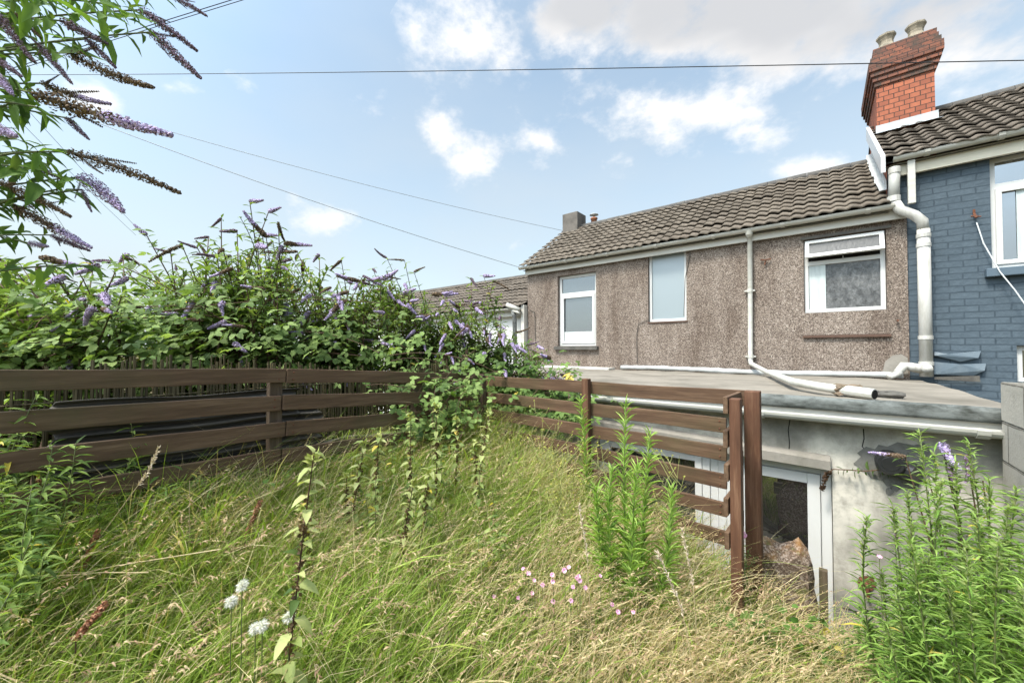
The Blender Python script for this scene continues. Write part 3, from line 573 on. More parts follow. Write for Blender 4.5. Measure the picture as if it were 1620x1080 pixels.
# --- lower neighbour on the left
Nn = thing('terraced_house', (-7, 7.05, 0), 'lower white walled terraced house beyond the pebbledashed one, half hidden by the purple bushes', 'house')
mb = MB(); mb.box((-14, 7.05, -.8), (-5.21, 10.6, 2.45)); mb.build('wall', m_plain('white_render', (.66,.65,.62), .9, .1, (.4,.4,.36), .3, 3), Nn)
mb = MB(); mb.add([(-14,6.9,2.40),(-5.21,6.9,2.40),(-5.21,8.8,3.5),(-14,8.8,3.5),(-14,10.7,2.4),(-5.21,10.7,2.4)], [(0,1,2,3),(3,2,5,4)]); mb.build('roof_underlay', MAT['slate'], Nn)
tile_roof('roof', -14, -5.24, 6.86, 2.47, 8.80, 3.60, MAT['tileb'], Nn)
mb = MB(); mb.tube([(-14,8.8,3.58),(-5.22,8.8,3.58)], .07, 10); mb.build('ridge_tiles', MAT['ridge'], Nn)
gutter('gutter', -14, -5.30, 6.85, 2.44, .055, MAT['gutter'], Nn, 9)
mb = MB(); mb.box((-14, 6.93, 2.26), (-5.22, 7.04, 2.41)); mb.build('fascia', MAT['fasciaw'], Nn)
mb = MB(); mb.box((-5.30, 6.88, -.5), (-5.215, 6.99, 2.50)); mb.build('corner_post', MAT['fasciaw'], Nn)
mb = MB(); mb.tube([(-5.47,6.8,2.40),(-5.44,6.82,2.2),(-5.42,6.86,-.6)], .05, 12); mb.build('dark_downpipe', MAT['darkpipe'], Nn, smooth=True)
mb = MB(); mb.tube([P(802,482,y=6.75), P(822,490,y=6.8)], .05, 12); mb.tube([P(818,488,y=6.8), P(823,494,y=6.8), (-5.46,6.8,2.38)], .045, 12); mb.build('pipe_elbow', MAT['gutter'], Nn, smooth=True)

# ------------------------------------------------------------------ extension with its flat roof
E_ = thing('extension', (-1.5, 3.5, -1.36), 'low rendered extension with a flat felt roof and white framed patio doors', 'extension')
O1 = (-1.74, .045, -1.30, .665)
mb = wall_holes(MB(), -4.9, .96, -1.36, 1.10, 3.5, [O1], .14)
mb.add([(-4.9,3.5,-1.36),(-4.9,7,-1.36),(-4.9,7,1.1),(-4.9,3.5,1.1)], [(0,3,2,1)]); mb.build('wall', MAT['render'], E_)
mb = MB(); xs = np.linspace(-4.95, .96, 60); ys = np.linspace(3.44, 6.985, 36)
k = len(mb.v)
for yy in ys:
    for xx in xs: mb.v.append((xx, yy, 1.135 - (yy-3.44)*.007 + .006*math.sin(xx*3+yy*2) + .004*math.sin(xx*11)*math.sin(yy*7)))
for j in range(len(ys)-1):
    for i in range(len(xs)-1): a = k+j*60+i; mb.f.append((a, a+1, a+61, a+60))
mb.build('flat_roof', MAT['asphalt'], E_, smooth=True)
mb = MB(); mb.box((-4.95, 3.45, 1.00), (.96, 6.98, 1.095)); mb.build('roof_deck', MAT['slate'], E_)
mb = MB(); pr = [(3.405,1.080),(3.400,1.100),(3.398,1.140),(3.408,1.160),(3.43,1.168),(3.47,1.150),(3.50,1.12),(3.50,1.078)]; xs = np.arange(-4.95, .965, .12); n = len(pr)
for x in xs:
    for (a, b_) in pr: mb.v.append((x, a+random.uniform(-.003,.003), b_+random.uniform(-.003,.003)))
for i in range(len(xs)-1):
    for j in range(n): a = i*n+j; c_ = i*n+(j+1)%n; mb.f.append((a, c_, c_+n, a+n))
mb.build('roof_kerb', MAT['kerb'], E_, smooth=True)
mb = MB(); mb.box((-4.94, 3.43, .99), (.95, 3.497, 1.076)); mb.build('fascia', MAT['fasciaw'], E_)
gutter('gutter', -4.9, .95, 3.375, 1.045, .045, MAT['gutter'], E_, 6)
mb = MB(); xs2 = np.linspace(P(982,582,y=6.9).x, .80, 40); pp = [(x, 6.93+.01*math.sin(x*5), 1.155+.012*math.sin(x*2.1)+random.uniform(-.004,.004)) for x in xs2]; mb.tube(pp, [.04+random.uniform(-.006,.006) for _ in pp], 10); mb.build('flashing', MAT['leadw'], E_, smooth=True)
mb = MB(); mb.box((-4.95, 6.7, 1.11), (-3.1, 6.985, 1.145)); mb.build('white_edging', MAT['fasciaw'], E_)
# lintel band over the doors and the doors
mb = MB(); a, b_ = P(1190, 722, y=3.44), P(1314, 735, y=3.44); mb.add([(-1.9,3.44,.80),(b_.x,3.44,.725),(b_.x,3.44,.665),(-1.9,3.44,.70),(-1.9,3.499,.83),(b_.x,3.499,.755),(b_.x,3.499,.665),(-1.9,3.499,.70)], [(0,3,2,1),(0,1,5,4),(1,2,6,5),(2,3,7,6)]); mb.build('lintel', MAT['concrete'], E_)
fr = frame_bars(MB(), O1[0]+.003, O1[1]-.003, O1[2], O1[3]-.003, 3.545, .06, .07); 
fr.box((-.80, 3.547, -1.3), (-.74, 3.61, .60)); fr.box((-.56, 3.547, -1.3), (-.50, 3.61, .60)); D = fr.build('patio_door_frame', MAT['upvc'], E_, bevel=.004)
mb = MB()
for i in range(3): mb.box((-.738+i*.0595, 3.56, -1.28), (-.738+i*.0595+.057, 3.60, .60))
mb.build('infill_panel', MAT['upvc'], D)
mb = frame_bars(MB(), -.495, -.02, -1.25, .60, 3.53, .075, .05); dd = mb.build('door', MAT['upvc'], D, bevel=.005)
def pane(x0, x1, z0, z1, y_, par, mat='glassd'):
    p = MB(); p.add([(x0,y_,z0),(x1,y_,z0),(x1,y_,z1),(x0,y_,z1)], [(0,1,2,3)]); p.build('pane', MAT[mat], par)
pane(-.42, -.095, -1.17, .525, 3.56, dd)
mb = frame_bars(MB(), -1.68, -.80, -1.24, .60, 3.535, .055, .045); mb.box((-1.62, 3.537, -.12), (-.86, 3.58, -.06)); sl_ = mb.build('side_light', MAT['upvc'], D, bevel=.004); pane(-1.625, -.855, -.06, .545, 3.56, sl_); pane(-1.625, -.855, -1.19, -.12, 3.56, sl_)
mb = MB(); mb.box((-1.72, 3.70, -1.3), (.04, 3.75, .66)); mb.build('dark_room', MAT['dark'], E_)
for qs_ in ([(1250,662),(1247,680),(1249,700),(1248,716)], [(1366,678),(1367,694),(1364,706),(1372,714),(1380,722)], [(1190,742),(1196,760)], [(1330,960),(1360,968),(1395,962)]):
    MB().tube([P(*q, y=3.499) for q in qs_], .0028, 4).build('crack', MAT['dark'], E_)
# broken render and the black vent in it
hole = [(1356,741),(1366,744),(1350,733),(1362,722),(1356,716),(1370,706),(1384,710),(1390,703),(1404,706),(1420,699),(1446,704),(1462,700),(1476,716),(1484,742),(1470,752),(1474,768),(1456,764),(1448,778),(1428,770),(1418,778),(1402,768),(1396,760),(1378,756),(1372,748)]
mb = MB(); ps = [P(*q, y=3.494) for q in hole]; mb.add(ps, [tuple(range(len(ps)))]); mb.add([P(*q, y=3.494) for q in ((1402,772),(1410,770),(1415,778),(1408,783),(1401,780))], [(0,1,2,3,4)]); mb.build('bare_mortar', m_plain('bare_mortar', (.16,.155,.14), .95, .1, (.08,.08,.07), .6, 20, bump=.8), E_)
c0 = P(1408, 732, y=3.42); mb = MB(); mb.tube([(c0.x, 3.495, c0.z), (c0.x, 3.40, c0.z)], .068, 20); mb.tube([(c0.x,3.402,c0.z),(c0.x,3.385,c0.z)], [.074,.062], 20); mb.tube([(c0.x,3.387,c0.z),(c0.x,3.383,c0.z)], .045, 20); mb.tube([(c0.x+.03,3.495,c0.z-.03),(c0.x+.12,3.43,c0.z-.05)], .06, 16); mb.build('vent', MAT['black'], E_, smooth=False, bevel=.004)
mb = MB(); ps = [P(*q, y=3.493) for q in ((1356,920),(1359,912),(1370,910),(1382,914),(1386,926),(1380,934),(1368,935),(1358,928))]; mb.add(ps, [tuple(range(8))]); hk = mb.build('rusty_patch', MAT['rust'], E_)
mb = MB(); a = P(1371, 922, y=3.47); mb.tube([a+Vector((-.03,.02,.01)), a+Vector((0,-.01,0)), a+Vector((.005,-.01,-.09))], .010, 8); mb.build('iron_hook', MAT['rust'], hk)

# things lying on the flat roof
def rock(name, c, s, label, cat, mat, seed=1, rot=0, sub=3):
    import bmesh
    bm = bmesh.new(); bmesh.ops.create_cube(bm, size=1); bmesh.ops.subdivide_edges(bm, edges=bm.edges[:], cuts=4, use_grid_fill=True)
    rs = random.Random(seed); ph = [rs.uniform(0, 6) for _ in range(6)]
    for v in bm.verts:
        p = v.co; k_ = .82+.18*(1-min(1, p.length/.86))*2; q = p*k_
        q.x += .06*math.sin(p.y*9+ph[0])+.04*math.sin(p.z*15+ph[1]); q.y += .06*math.sin(p.z*8+ph[2]); q.z += .07*math.sin(p.x*9+ph[3])+.04*math.sin(p.y*14+ph[4]); q += Vector((rs.uniform(-.03,.03),)*3)
        v.co = Vector((q.x*s[0], q.y*s[1], q.z*s[2]))
    me = bpy.data.meshes.new(name); bm.to_mesh(me); bm.free(); o = link(name, me, mat); o.location = c; o.rotation_euler = (0, 0, rot); return tag(o, label, cat)
a = P(1340, 621, z=1.165); rock('half_brick', (a.x, a.y-.06, 1.19), (.165, .10, .085), 'mossy half brick lying on the white pipe end on the flat roof', 'brick', MAT['brickbit'], 3, .3)
a = P(1402, 624, z=1.155); rock('broken_tile', (a.x, a.y, 1.160), (.19, .09, .05), 'dark broken tile lying on the flat roof beside the pipe end', 'tile', MAT['slate'], 5, .1)

# ------------------------------------------------------------------ block wall at the right
Wb = thing('block_wall', (.77, 2.4, -1.4), 'weathered grey concrete block wall at the right edge', 'wall')
mb = MB()
for k in range(13):
    z0 = -1.4+k*.2165-.095
    mb.box((.77, 3.34-5.2, z0), (.96, 3.37 if k % 2 == 0 else 3.365, z0+.2145))
mb.build('masonry', MAT['block'], Wb, bevel=.006)

# ------------------------------------------------------------------ fences
def board(mb_name, parent, p, q, th, ht, mat, side=None):
    p = Vector(p); q = Vector(q); d = (q-p).normalized(); sd = d.cross(Vector((0,0,1))).normalized(); u = sd.cross(d); n = max(2, int((q-p).length/.16)); ph = random.uniform(0, 6); mb = MB()
    for i in range(n+1):
        c = p.lerp(q, i/n) + u*(.002*math.sin(i*.9+ph)) + sd*(.003*math.sin(i*.6+ph*2)); e1, e2 = random.uniform(-.0018, .0018), random.uniform(-.0018, .0018)
        for a, b in ((-1,-1),(1,-1),(1,1),(-1,1)): mb.v.append(tuple(c + sd*a*th/2 + u*(b*ht/2 + (e1 if b > 0 else e2))))
    for i in range(n):
        k = i*4
        for j in range(4): mb.f.append((k+j, k+4+j, k+4+(j+1)%4, k+(j+1)%4))
    mb.f.append((0,1,2,3)); mb.f.append((n*4+3,n*4+2,n*4+1,n*4))
    o = mb.build(mb_name, mat, parent, bevel=.003)
    if (q-p).length > .6:
        for e, s_ in ((p, 1), (q, -1)):
            for v_ in (-.24, .26):
                c = e + d*s_*.035 + u*ht*v_ - sd*0
                nl = MB(); side_ = sd if sd.dot(Vector((0,0,EYE))*0 + (Vector((0,0,EYE))-c)) > 0 else -sd; nl.tube([c+side_*(th/2-.002), c+side_*(th/2+.003)], [.0055,.0035], 8); nl.build('nail', MAT['rust'], o)
    return o
FX = -2.42
LF = thing('timber_fence', (FX, .84, .6), 'weathered dark timber rail fence with four rails along the left of the garden', 'fence')
ytop = [(-1.9, 1.47), (.86, 1.388)]
def ztop(y, k):
    zt = np.interp(y, [-2, -.1, .84, 1.7, 2.56], [1.49, 1.426, 1.389, 1.350, 1.272]); sp_ = np.interp(y, [-2, -.1, .84, 1.7, 2.56], [.165, .157, .152, .150, .147]); return zt - k*sp_
for k in range(4):
    hh = (.080, .086, .084, .082)[k]
    for y0, y1 in ((-2.0, .90-.02*(k % 2)), (.905-.02*(k % 2), 2.52)):
        board('rail', LF, (FX+.012*(1 if y0 > 0 else 0), y0, ztop(y0, k)-hh/2), (FX+.004, y1, ztop(y1, k)-hh/2), .022, hh, MAT['rail_y'])
for y0, zt in ((-.95, 1.40), (.86, 1.35), (1.86, 1.28)):
    mb = MB(); mb.box((FX-.065, y0-.033, .3), (FX-.012, y0+.033, zt)); mb.build('post', MAT['post_old'], LF, bevel=.004, jitter=.002)
RY = 2.56
RF = thing('timber_fence', (-.4, RY, 0), 'brown timber rail fence with a short open return, in front of the rendered extension', 'fence')
def rz(x, k):
    zt = np.interp(x, [-2.4, -1.33, -.36], [1.262, 1.252, 1.262]); zlow = np.interp(x, [-2.4, -1.33, -.47], [.150, .158, .165]); return zt - k*zlow
for k in range(6):
    hh = (.088, .088, .086, .086, .084, .082)[k]; xr = -.345 if k == 0 else -.44
    if k < 5: board('rail', RF, (-2.40, RY-.012*(k == 0), rz(-2.40, k)-hh/2), (xr, RY-.016, rz(xr, k)-hh/2), .022, hh, MAT['rail_x'])
    else: board('rail', RF, (-1.75, RY, rz(-1.75, k)-hh/2), (xr, RY-.016, rz(xr, k)-hh/2), .022, hh, MAT['rail_x'])
for x0, zt, w_, yy in ((-2.38, 1.27, .05, RY-.035), (-1.335, 1.285, .052, RY-.045)):
    mb = MB(); mb.box((x0-w_/2, yy-.03, -.1), (x0+w_/2, yy+.02, zt)); mb.build('post', MAT['post_old'] if x0 < -2 else MAT['post_z'], RF, bevel=.004)
mb = MB(); mb.box((-.350, RY-.03, -.35), (-.272, RY+.045, 1.262)); mb.build('post', MAT['post_z'], RF, bevel=.005)
fy = 2.27
fp = MB(); fp.box((-.375, fy-.035, -.25), (-.325, fy+.035, 1.245)); fp.build('post', MAT['post_z'], RF, bevel=.004)
for k in range(5):
    hh = .088; z = 1.255 - k*.172
    board('return_board', RF, (-.392, fy-.045, z-hh/2), (-.372, RY+.02, z-hh/2+.004), .022, hh, MAT['rail_y'])
# leftover bits by the gap
a = P(1207, 862, y=2.85)
o = MB().box((a.x-.06, 2.84, a.z-.10), (a.x+.045, 2.865, a.z)).build('plank_offcut', MAT['post_old'], bevel=.003); tag(o, 'short mossy plank offcut standing behind the fence end post', 'plank')
a = P(1302, 900, y=2.72); b_ = P(1300, 1010, y=2.72)
o = MB().box((a.x-.018, 2.70, b_.z-.15), (a.x+.02, 2.74, a.z)).build('wooden_peg', MAT['post_old'], bevel=.003); tag(o, 'thin wooden peg standing between the mossy slab and the door frame', 'peg')
a = P(1240, 925, y=2.72); rock('mossy_slab', (a.x, 2.78, a.z-.04), (.27, .22, .50), 'rough aggregate slab with orange moss standing at the lawn edge below the glass door', 'stone', MAT['moss'], 9, .2)

# ------------------------------------------------------------------ behind the left fence
o = MB()
rs = random.Random(4); y = -1.6
while y < 2.75:
    r_ = rs.uniform(.0035, .0075); h = 1.375+.05*math.sin(y*3)+rs.uniform(-.05, .05) - .05*(y > 1.6); x = -2.80+rs.uniform(-.012, .012)
    o.tube([(x, y, .55), (x+rs.uniform(-.02,.02), y+rs.uniform(-.015,.015), h)], r_, 5); y += rs.uniform(.007, .015)
for z in (.95, 1.25): o.tube([(-2.788, yy, z) for yy in np.arange(-1.6, 2.75, .2)], .004, 4)
tag(o.build('reed_screen', MAT['reed']), 'brown reed cane screening standing behind the left timber fence', 'screen')
def corr(name, y0, y1, z0, z1, x, label, tilt=.0, seed=0, lab2=None):
    rs = random.Random(seed); zs = np.arange(z0, z1, .004); ys = np.linspace(y0, y1, 24); V = []; 
    for zz in zs:
        for yy in ys:
            V.append((x+.014*math.sin((zz-z0)*2*math.pi/.040)+ (zz-z0)*tilt + .01*math.sin(yy*2+seed), yy + .03*math.sin(zz*40+seed)*(yy == ys[-1] or yy == ys[0]), zz-(yy-y0)*.02+.006*math.sin(yy*9)))
    n = len(ys); i = np.arange(len(V)).reshape(len(zs), n); F = np.stack([i[:-1,:-1], i[:-1,1:], i[1:,1:], i[1:,:-1]], -1).reshape(-1, 4)
    o = link(name, np_mesh(name, np.array(V), [F], smooth=True), MAT['corr']); sm = o.modifiers.new('thickness', 'SOLIDIFY'); sm.thickness = .004; return tag(o, label, 'sheet')
corr('corrugated_sheet', .02, 1.02, .62, 1.27, -2.56, 'charred black corrugated sheet leaning behind the left fence, the larger of two', -.05, 1)
corr('corrugated_sheet', .6, 1.20, .60, 1.12, -2.62, 'smaller dark corrugated sheet tucked behind the larger one by the fence post', -.04, 3)
mb = MB(); ys = np.arange(-1.8, 2.7, .12); k = 0; pr = [(-2.72,.3),(-2.72,.86),(-2.58,.88),(-2.56,.3)]
for yy in ys:
    for a, b_ in pr: mb.v.append((a+random.uniform(-.012,.012), yy, b_+random.uniform(-.015,.015)-.02*(yy>1.5)))
for i in range(len(ys)-1):
    for j in range(3): a = i*4+j; mb.f.append((a, a+1, a+5, a+4))
tag(mb.build('low_wall', MAT['mossconc']), 'low crumbling concrete wall under the reed screen behind the left fence', 'wall')

# ------------------------------------------------------------------ overhead cables
def cable(pts, r_, label, mat='cable', sag=.0):
    a, b_ = pts; n = 24; q = [a.lerp(b_, i/n) - Vector((0,0,sag*4*(i/n)*(1-i/n))) for i in range(n+1)]
    o = MB().tube(q, r_, 5).build('overhead_cable', MAT[mat]); return tag(o, label, 'cable')
cable((P(-160,118,d=9), P(1800,92,d=3.6)), .0052, 'long black cable crossing the whole sky in front of the red chimney', sag=.06)
cable((P(20,108,d=8), P(560,-60,d=7)), .0075, 'upper of two dark cables rising to the top edge at the upper left')
cable((P(-10,122,d=8), P(560,-54,d=7)), .0065, 'lower of two dark cables rising to the top edge at the upper left')
cable((P(130,185,d=7), P(826,424,y=6.85)), .007, 'thin cable running down behind the tall purple bush to the pebbledashed gutter corner', 'cablepale', .10)
cable((P(240,200,d=8), P(896,366,y=8.7)), .006, 'faint cable running down to the small grey chimney', 'cablepale', .10)
for i, (a, b_) in enumerate((((10,170),(215,372)), ((22,150),(250,395)), ((5,215),(150,430)))):
    cable((P(*a, d=9), P(*b_, d=16)), .006, ['steep faint cable nearest the lilac branches at the left', 'steep faint cable, rightmost of three at the left', 'steep faint cable, lowest of three at the left'][i], 'cablepale', .05)
#@VEG
# ------------------------------------------------------------------ vegetation
MAT['stem'] = m_plain('green_stem', (.10, .13, .045), .7, .3, (.12,.07,.04), .4, 30, bump=0)
MAT['stemb'] = m_plain('brown_stem', (.09, .055, .035), .8, .2, (.16,.12,.08), .4, 30, bump=0)
MAT['stemr'] = m_plain('dark_red_stem', (.06, .03, .022), .8, .2, (.10,.07,.03), .4, 30, bump=0)
MAT['straw'] = m_plain('straw_stem', (.42, .34, .20), .8, .2, (.25,.18,.1), .4, 30, bump=0)
BG = ((.10, .16, .040), (.27, .35, .115)); BD = ((.05, .090, .025), (.13, .19, .05)); YL = ((.50, .40, .05), (.62, .50, .14))
def leaf_cols(n, pal=BG, yellow=.02, dark=.3):
    c = lerpc(*pal, rng.random(n)**1.1); k = rng.random(n) < dark; c[k] = lerpc(*BD, rng.random(k.sum())); k = rng.random(n) < yellow; c[k] = lerpc(*YL, rng.random(k.sum())); return c
def along(path, t):
    """points and tangents on a polyline path (m,3) at t in 0..1"""
    path = np.asarray(path, float); s = np.r_[0, np.cumsum(np.linalg.norm(np.diff(path, axis=0), axis=1))]; s /= s[-1]
    p = np.stack([np.interp(t, s, path[:, i]) for i in range(3)], -1); q = np.stack([np.interp(np.clip(t+.02, 0, 1), s, path[:, i]) for i in range(3)], -1); r = np.stack([np.interp(np.clip(t-.02, 0, 1), s, path[:, i]) for i in range(3)], -1)
    d = q-r; return p, d/np.linalg.norm(d, axis=1)[:, None]
def curve(a, b, lift=.0, n=7, side=None):
    a = np.array(a, float); b = np.array(b, float); t = np.linspace(0, 1, n)[:, None]; p = a*(1-t)+b*t; p[:, 2] += (lift*4*t*(1-t))[:, 0]
    if side is not None: p += np.array(side)[None]*(4*t*(1-t))
    return p
def leafy(sc, path, n, t0, t1, ln, wd, ang, T=LEAF, pal=BG, yellow=.02, dark=.3, pairs=True, droop=0, taper=.4):
    """leaves in opposite crossing pairs (or a spiral) along a stem"""
    if pairs:
        m = max(1, n//2); t = np.repeat(np.linspace(t0, t1, m), 2); az = np.tile([0, math.pi], m) + np.repeat(np.arange(m)*math.pi/2*1.08, 2) + rng.uniform(0, 6)
    else:
        m = n; t = np.linspace(t0, t1, m); az = np.arange(m)*2.4 + rng.uniform(0, 6)
    t = np.clip(t+rng.normal(size=len(t))*.006, 0, 1); p, d = along(path, t); ref = np.array([0.31, .2, .93]); a = np.cross(d, ref); a /= np.linalg.norm(a, axis=1)[:, None]+1e-9; b = np.cross(d, a)
    az = az+rng.normal(size=len(t))*.35; out = a*np.cos(az)[:, None]+b*np.sin(az)[:, None]
    an = ang+rng.normal(size=len(t))*.22; dd = d*np.cos(an)[:, None]+out*np.sin(an)[:, None]; dd[:, 2] -= droop*rng.random(len(t))
    up = d+np.array([0, 0, .9])+rng.normal(size=(len(t), 3))*.25
    l = ln*(1-taper*(t-t0)/(t1-t0+1e-6))*rng.uniform(.7, 1.25, len(t)); sc.put(T, p, dd, up, l, l*wd, leaf_cols(len(t), pal, yellow, dark))

# flower spikes: crowds of florets round a bent axis, in shared meshes
PUR = ((.31, .235, .42), (.58, .49, .70)); BRN = ((.085, .055, .035), (.20, .145, .095)); DUSK = ((.12,.085,.11), (.30,.22,.32))
def spike_mesh(name, kind, bend, n, rad, seed, fs=.033, loose=0):
    r_ = np.random.default_rng(seed); t = r_.random(n)**.9; prof = np.where(t < .12, t/.12*.5+.5, 1)*(1-.75*t**1.6)
    az = r_.uniform(0, 2*math.pi, n); rr = rad*prof*(np.sqrt(r_.uniform(.15, 1, n)) if not loose else r_.uniform(.1, 1.35, n)); az = np.where(r_.random(n) < loose, np.round(az*2.2)/2.2+np.round(t*26)*1.3, az)
    # whorled clusters
    t = np.round(t*(26 if loose else 18))/(26 if loose else 18)*.6 + t*.4
    pos = np.c_[rr*np.cos(az)+bend*t*t, rr*np.sin(az), t]; d = np.c_[np.cos(az), np.sin(az), r_.uniform(-.2, .8, n)]+r_.normal(size=(n, 3))*.4
    if kind == 'fresh': f = np.clip((t-.92)*6, 0, 1)[:, None]*0; pc = PUR
    lo = {'fresh': -.1, 'mixed': .55, 'spent': 1.2, 'dusk': -.1}[kind]
    m = r_.random(n); c = np.array(BRN[0])*(1-m[:, None])+np.array(BRN[1])*m[:, None]; P_ = DUSK if kind == 'dusk' else PUR
    pcol = np.array(P_[0])*(1-m[:, None])+np.array(P_[1])*m[:, None]; k = (t+r_.normal(size=n)*.08) > lo; c[k] = pcol[k]
    k = r_.random(n) < (.10 if kind == 'fresh' else .3 if kind == 'dusk' else 0); c[k] = np.array((.10,.065,.05))
    sc = SC(); global rng; s = np.full(n, fs if kind != 'spent' else fs*.85)*r_.uniform(.7, 1.3, n)*(rad/.075)**.5
    d2 = np.cross(d, r_.normal(size=(n, 3))); sc.put(PETAL, pos, d2, d, s, s, c)
    V = np.concatenate(sc.V); F = [np.concatenate(f) for f in sc.F.values()]; C = np.concatenate(sc.C)
    tb = MB(); tb.tube([(bend*(q/6)**2, 0, q/6) for q in range(7)], [.010*(1-.1*q) for q in range(7)], 4); tv = np.array(tb.v); tf4 = np.array([f for f in tb.f if len(f) == 4])
    C = np.concatenate([C, np.full((len(tv), 3), .07)]); me = np_mesh(name, np.concatenate([V, tv]), F+[tf4+len(V)], C); me.materials.append(MAT['floret']); return me
SPK = {}
for k, kind in enumerate(('fresh', 'mixed', 'spent', 'dusk')):
    for j, bd in enumerate((.08, .30, -.16)): SPK[kind, j] = spike_mesh('flower_spike', kind, bd, 560, (.165, .10, .07, .10)[k], 50+k*7+j, .042)
LONG = {kind: [spike_mesh('flower_spike', kind, bd, 1250, rad, 90+j+3*q, .0165, .75) for j, bd in enumerate((.05, .14, -.08))] for q, (kind, rad) in enumerate((('fresh', .085), ('mixed', .044), ('spent', .044), ('dusk', .054)))}
def spike(parent, me, base, d, ln, spin=None, name='flower_spike'):
    o = bpy.data.objects.new(name, me); COL.objects.link(o); o.parent = parent; o.location = Vector(base)-wloc(parent)
    q = Vector(d).to_track_quat('Z', 'Y'); o.rotation_mode = 'QUATERNION'; o.rotation_quaternion = q @ Matrix.Rotation(random.uniform(0, 6.28) if spin is None else spin, 4, 'Z').to_quaternion(); o.scale = (ln,)*3; return o

sil_x = [-150, 0, 60, 120, 190, 260, 330, 380, 420, 450, 500, 560, 610, 660, 700, 740, 770, 800, 830, 870, 900]
sil_y = [370, 392, 405, 430, 400, 405, 400, 375, 370, 390, 418, 435, 428, 450, 455, 470, 478, 505, 540, 585, 600]
def bush(label, pxa, pxb, d0, d1, root, nsh, nfl, specials=(), kinds=('fresh',)*5+('mixed',)*2+('spent',), bias=1.0, group='purple flowering bushes behind the fences', ylow=600):
    t = thing('buddleia', root, label, 'bush', group); stem = MB(); sc = SC(); tips = []; rt = np.array(root)
    for k in range(nsh):
        px = random.uniform(pxa, pxb); dd = random.uniform(d0, d1); top = np.interp(px, sil_x, sil_y)+random.choice((8, 8, 20, 0)); f = random.random()**1.35
        y = top + (ylow-top)*f; p = P(px, y, d=dd)
        if p.y > 3.36: p.y = 3.36-random.random()*.2
        if p.x < -2.6 and p.x > -2.9 and p.y < 2.5: p.x = -2.9
        tips.append((p, f))
    for px, y, dd in specials: tips.append((P(px, y, d=dd), 0))
    for i, (p, f) in enumerate(tips):
        b = rt + np.array([random.uniform(-.35, .35), random.uniform(-.35, .35), 0]); b[1] = min(b[1], 3.3)
        e = np.array(p); mid = (b+e)/2; mid[2] += .16*(e[2]-b[2]); pth = np.array([b, (b+mid)/2+rng.normal(size=3)*.03, mid, (mid+e)/2+np.array([0, 0, .06]), e])
        ln = np.linalg.norm(np.diff(pth, axis=0), axis=1).sum()
        stem.tube(pth[1:], [.008, .006, .0045, .003], 4, cap=False)
        for q in range(3):    # side shoots
            if random.random() < .85:
                s0, sd_ = along(pth, np.array([random.uniform(.45, .85)])); e2 = s0[0]+sd_[0]*random.uniform(.1, .2)+np.array([random.uniform(-.17, .17), random.uniform(-.17, .17), random.uniform(-.02, .14)])
                e2[1] = min(e2[1], 3.38); sp2 = curve(s0[0], e2, .02, 4); stem.tube(sp2, [.004, .003, .003, .002], 4, cap=False); leafy(sc, sp2, 14, .1, .98, .105, .33, 1.0, yellow=.010, dark=.30, droop=.3)
                if random.random() < .22 and f < .7: tips.append((Vector(e2), -1)) if False else None
        n = int(min(44, max(16, ln*24))); leafy(sc, pth, n, .30, .99, .145, .31, 1.0, yellow=.010, dark=.28, droop=.35, taper=.5)
    stem.build('stems', MAT['stemb'], t); sc.build('foliage', MAT['leaf'], t)
    order = sorted(range(len(tips)), key=lambda i: tips[i][1]); chosen = order[:int(nfl*.42)]; rest = [i for i in order[int(nfl*.42):]]; rest.sort(key=lambda i: tips[i][0].dot(CF)+random.random()*.35); chosen += rest[:int(nfl*.75)]
    c = Vector(root)
    for i in chosen:
        p, f = tips[i]; out = Vector((p.x-c.x, p.y-c.y, 0)); out = out.normalized() if out.length > .01 else Vector((1, 0, 0))
        toc = Vector((.6, -.6, 0)); 
        if f < .05: kind = random.choice(('dusk', 'dusk', 'spent', 'mixed', 'fresh')); d = (out*random.uniform(.3, 1)+CR*random.uniform(-.8, .9)+Vector((0, 0, random.uniform(-.45, .35)))); ln = random.uniform(.10, .165)
        else: kind = random.choice(kinds); d = (toc*random.uniform(.1, 1)+CR*random.uniform(-.9, .9)+Vector((0, 0, random.uniform(-1.0, .1)))); ln = random.uniform(.085, .135); p = p-CF*.10
        if kind in ('spent', 'mixed'): ln *= 1.45
        spike(t, SPK[kind, random.randrange(3)], p, d, ln)
    return t
bush('buddleia behind the far left end of the fence, under the overhanging lilac branches', -150, 200, 2.2, 3.3, (-3.5, .15, .33), 120, 42)
T4 = bush('tallest buddleia in the row, its bare topped stems standing against the sky', 170, 480, 2.65, 3.7, (-3.5, 1.0, .33), 125, 48, specials=((395, 318, 3.0), (425, 335, 3.0), (350, 345, 3.05), (440, 352, 3.1), (375, 365, 3.0), (450, 385, 3.1), (415, 372, 3.0), (330, 375, 3.05), (232, 372, 2.8), (288, 388, 2.8), (312, 392, 2.8), (270, 400, 2.8)))
bush('buddleia with drooping lilac cones behind the middle of the left fence', 430, 620, 3.25, 4.2, (-3.4, 1.75, .33), 120, 46, specials=((505, 402, 3.6), (540, 412, 3.6), (470, 398, 3.5)))
bush('yellowing buddleia behind the fence corner, left of the neighbour roof', 570, 750, 3.75, 4.5, (-3.35, 2.6, .33), 120, 46, specials=((612, 408, 4), (640, 412, 4), (590, 425, 4), (655, 430, 4)))
bush('buddleia spilling down in front of the pebbledashed corner at the right end of the row', 700, 885, 3.75, 4.25, (-2.95, 3.05, .33), 105, 48, specials=((745, 440, 4.1), (780, 445, 4.1), (765, 436, 4.1), (850, 548, 4), (870, 566, 3.9), (886, 592, 3.8), (843, 556, 4)))
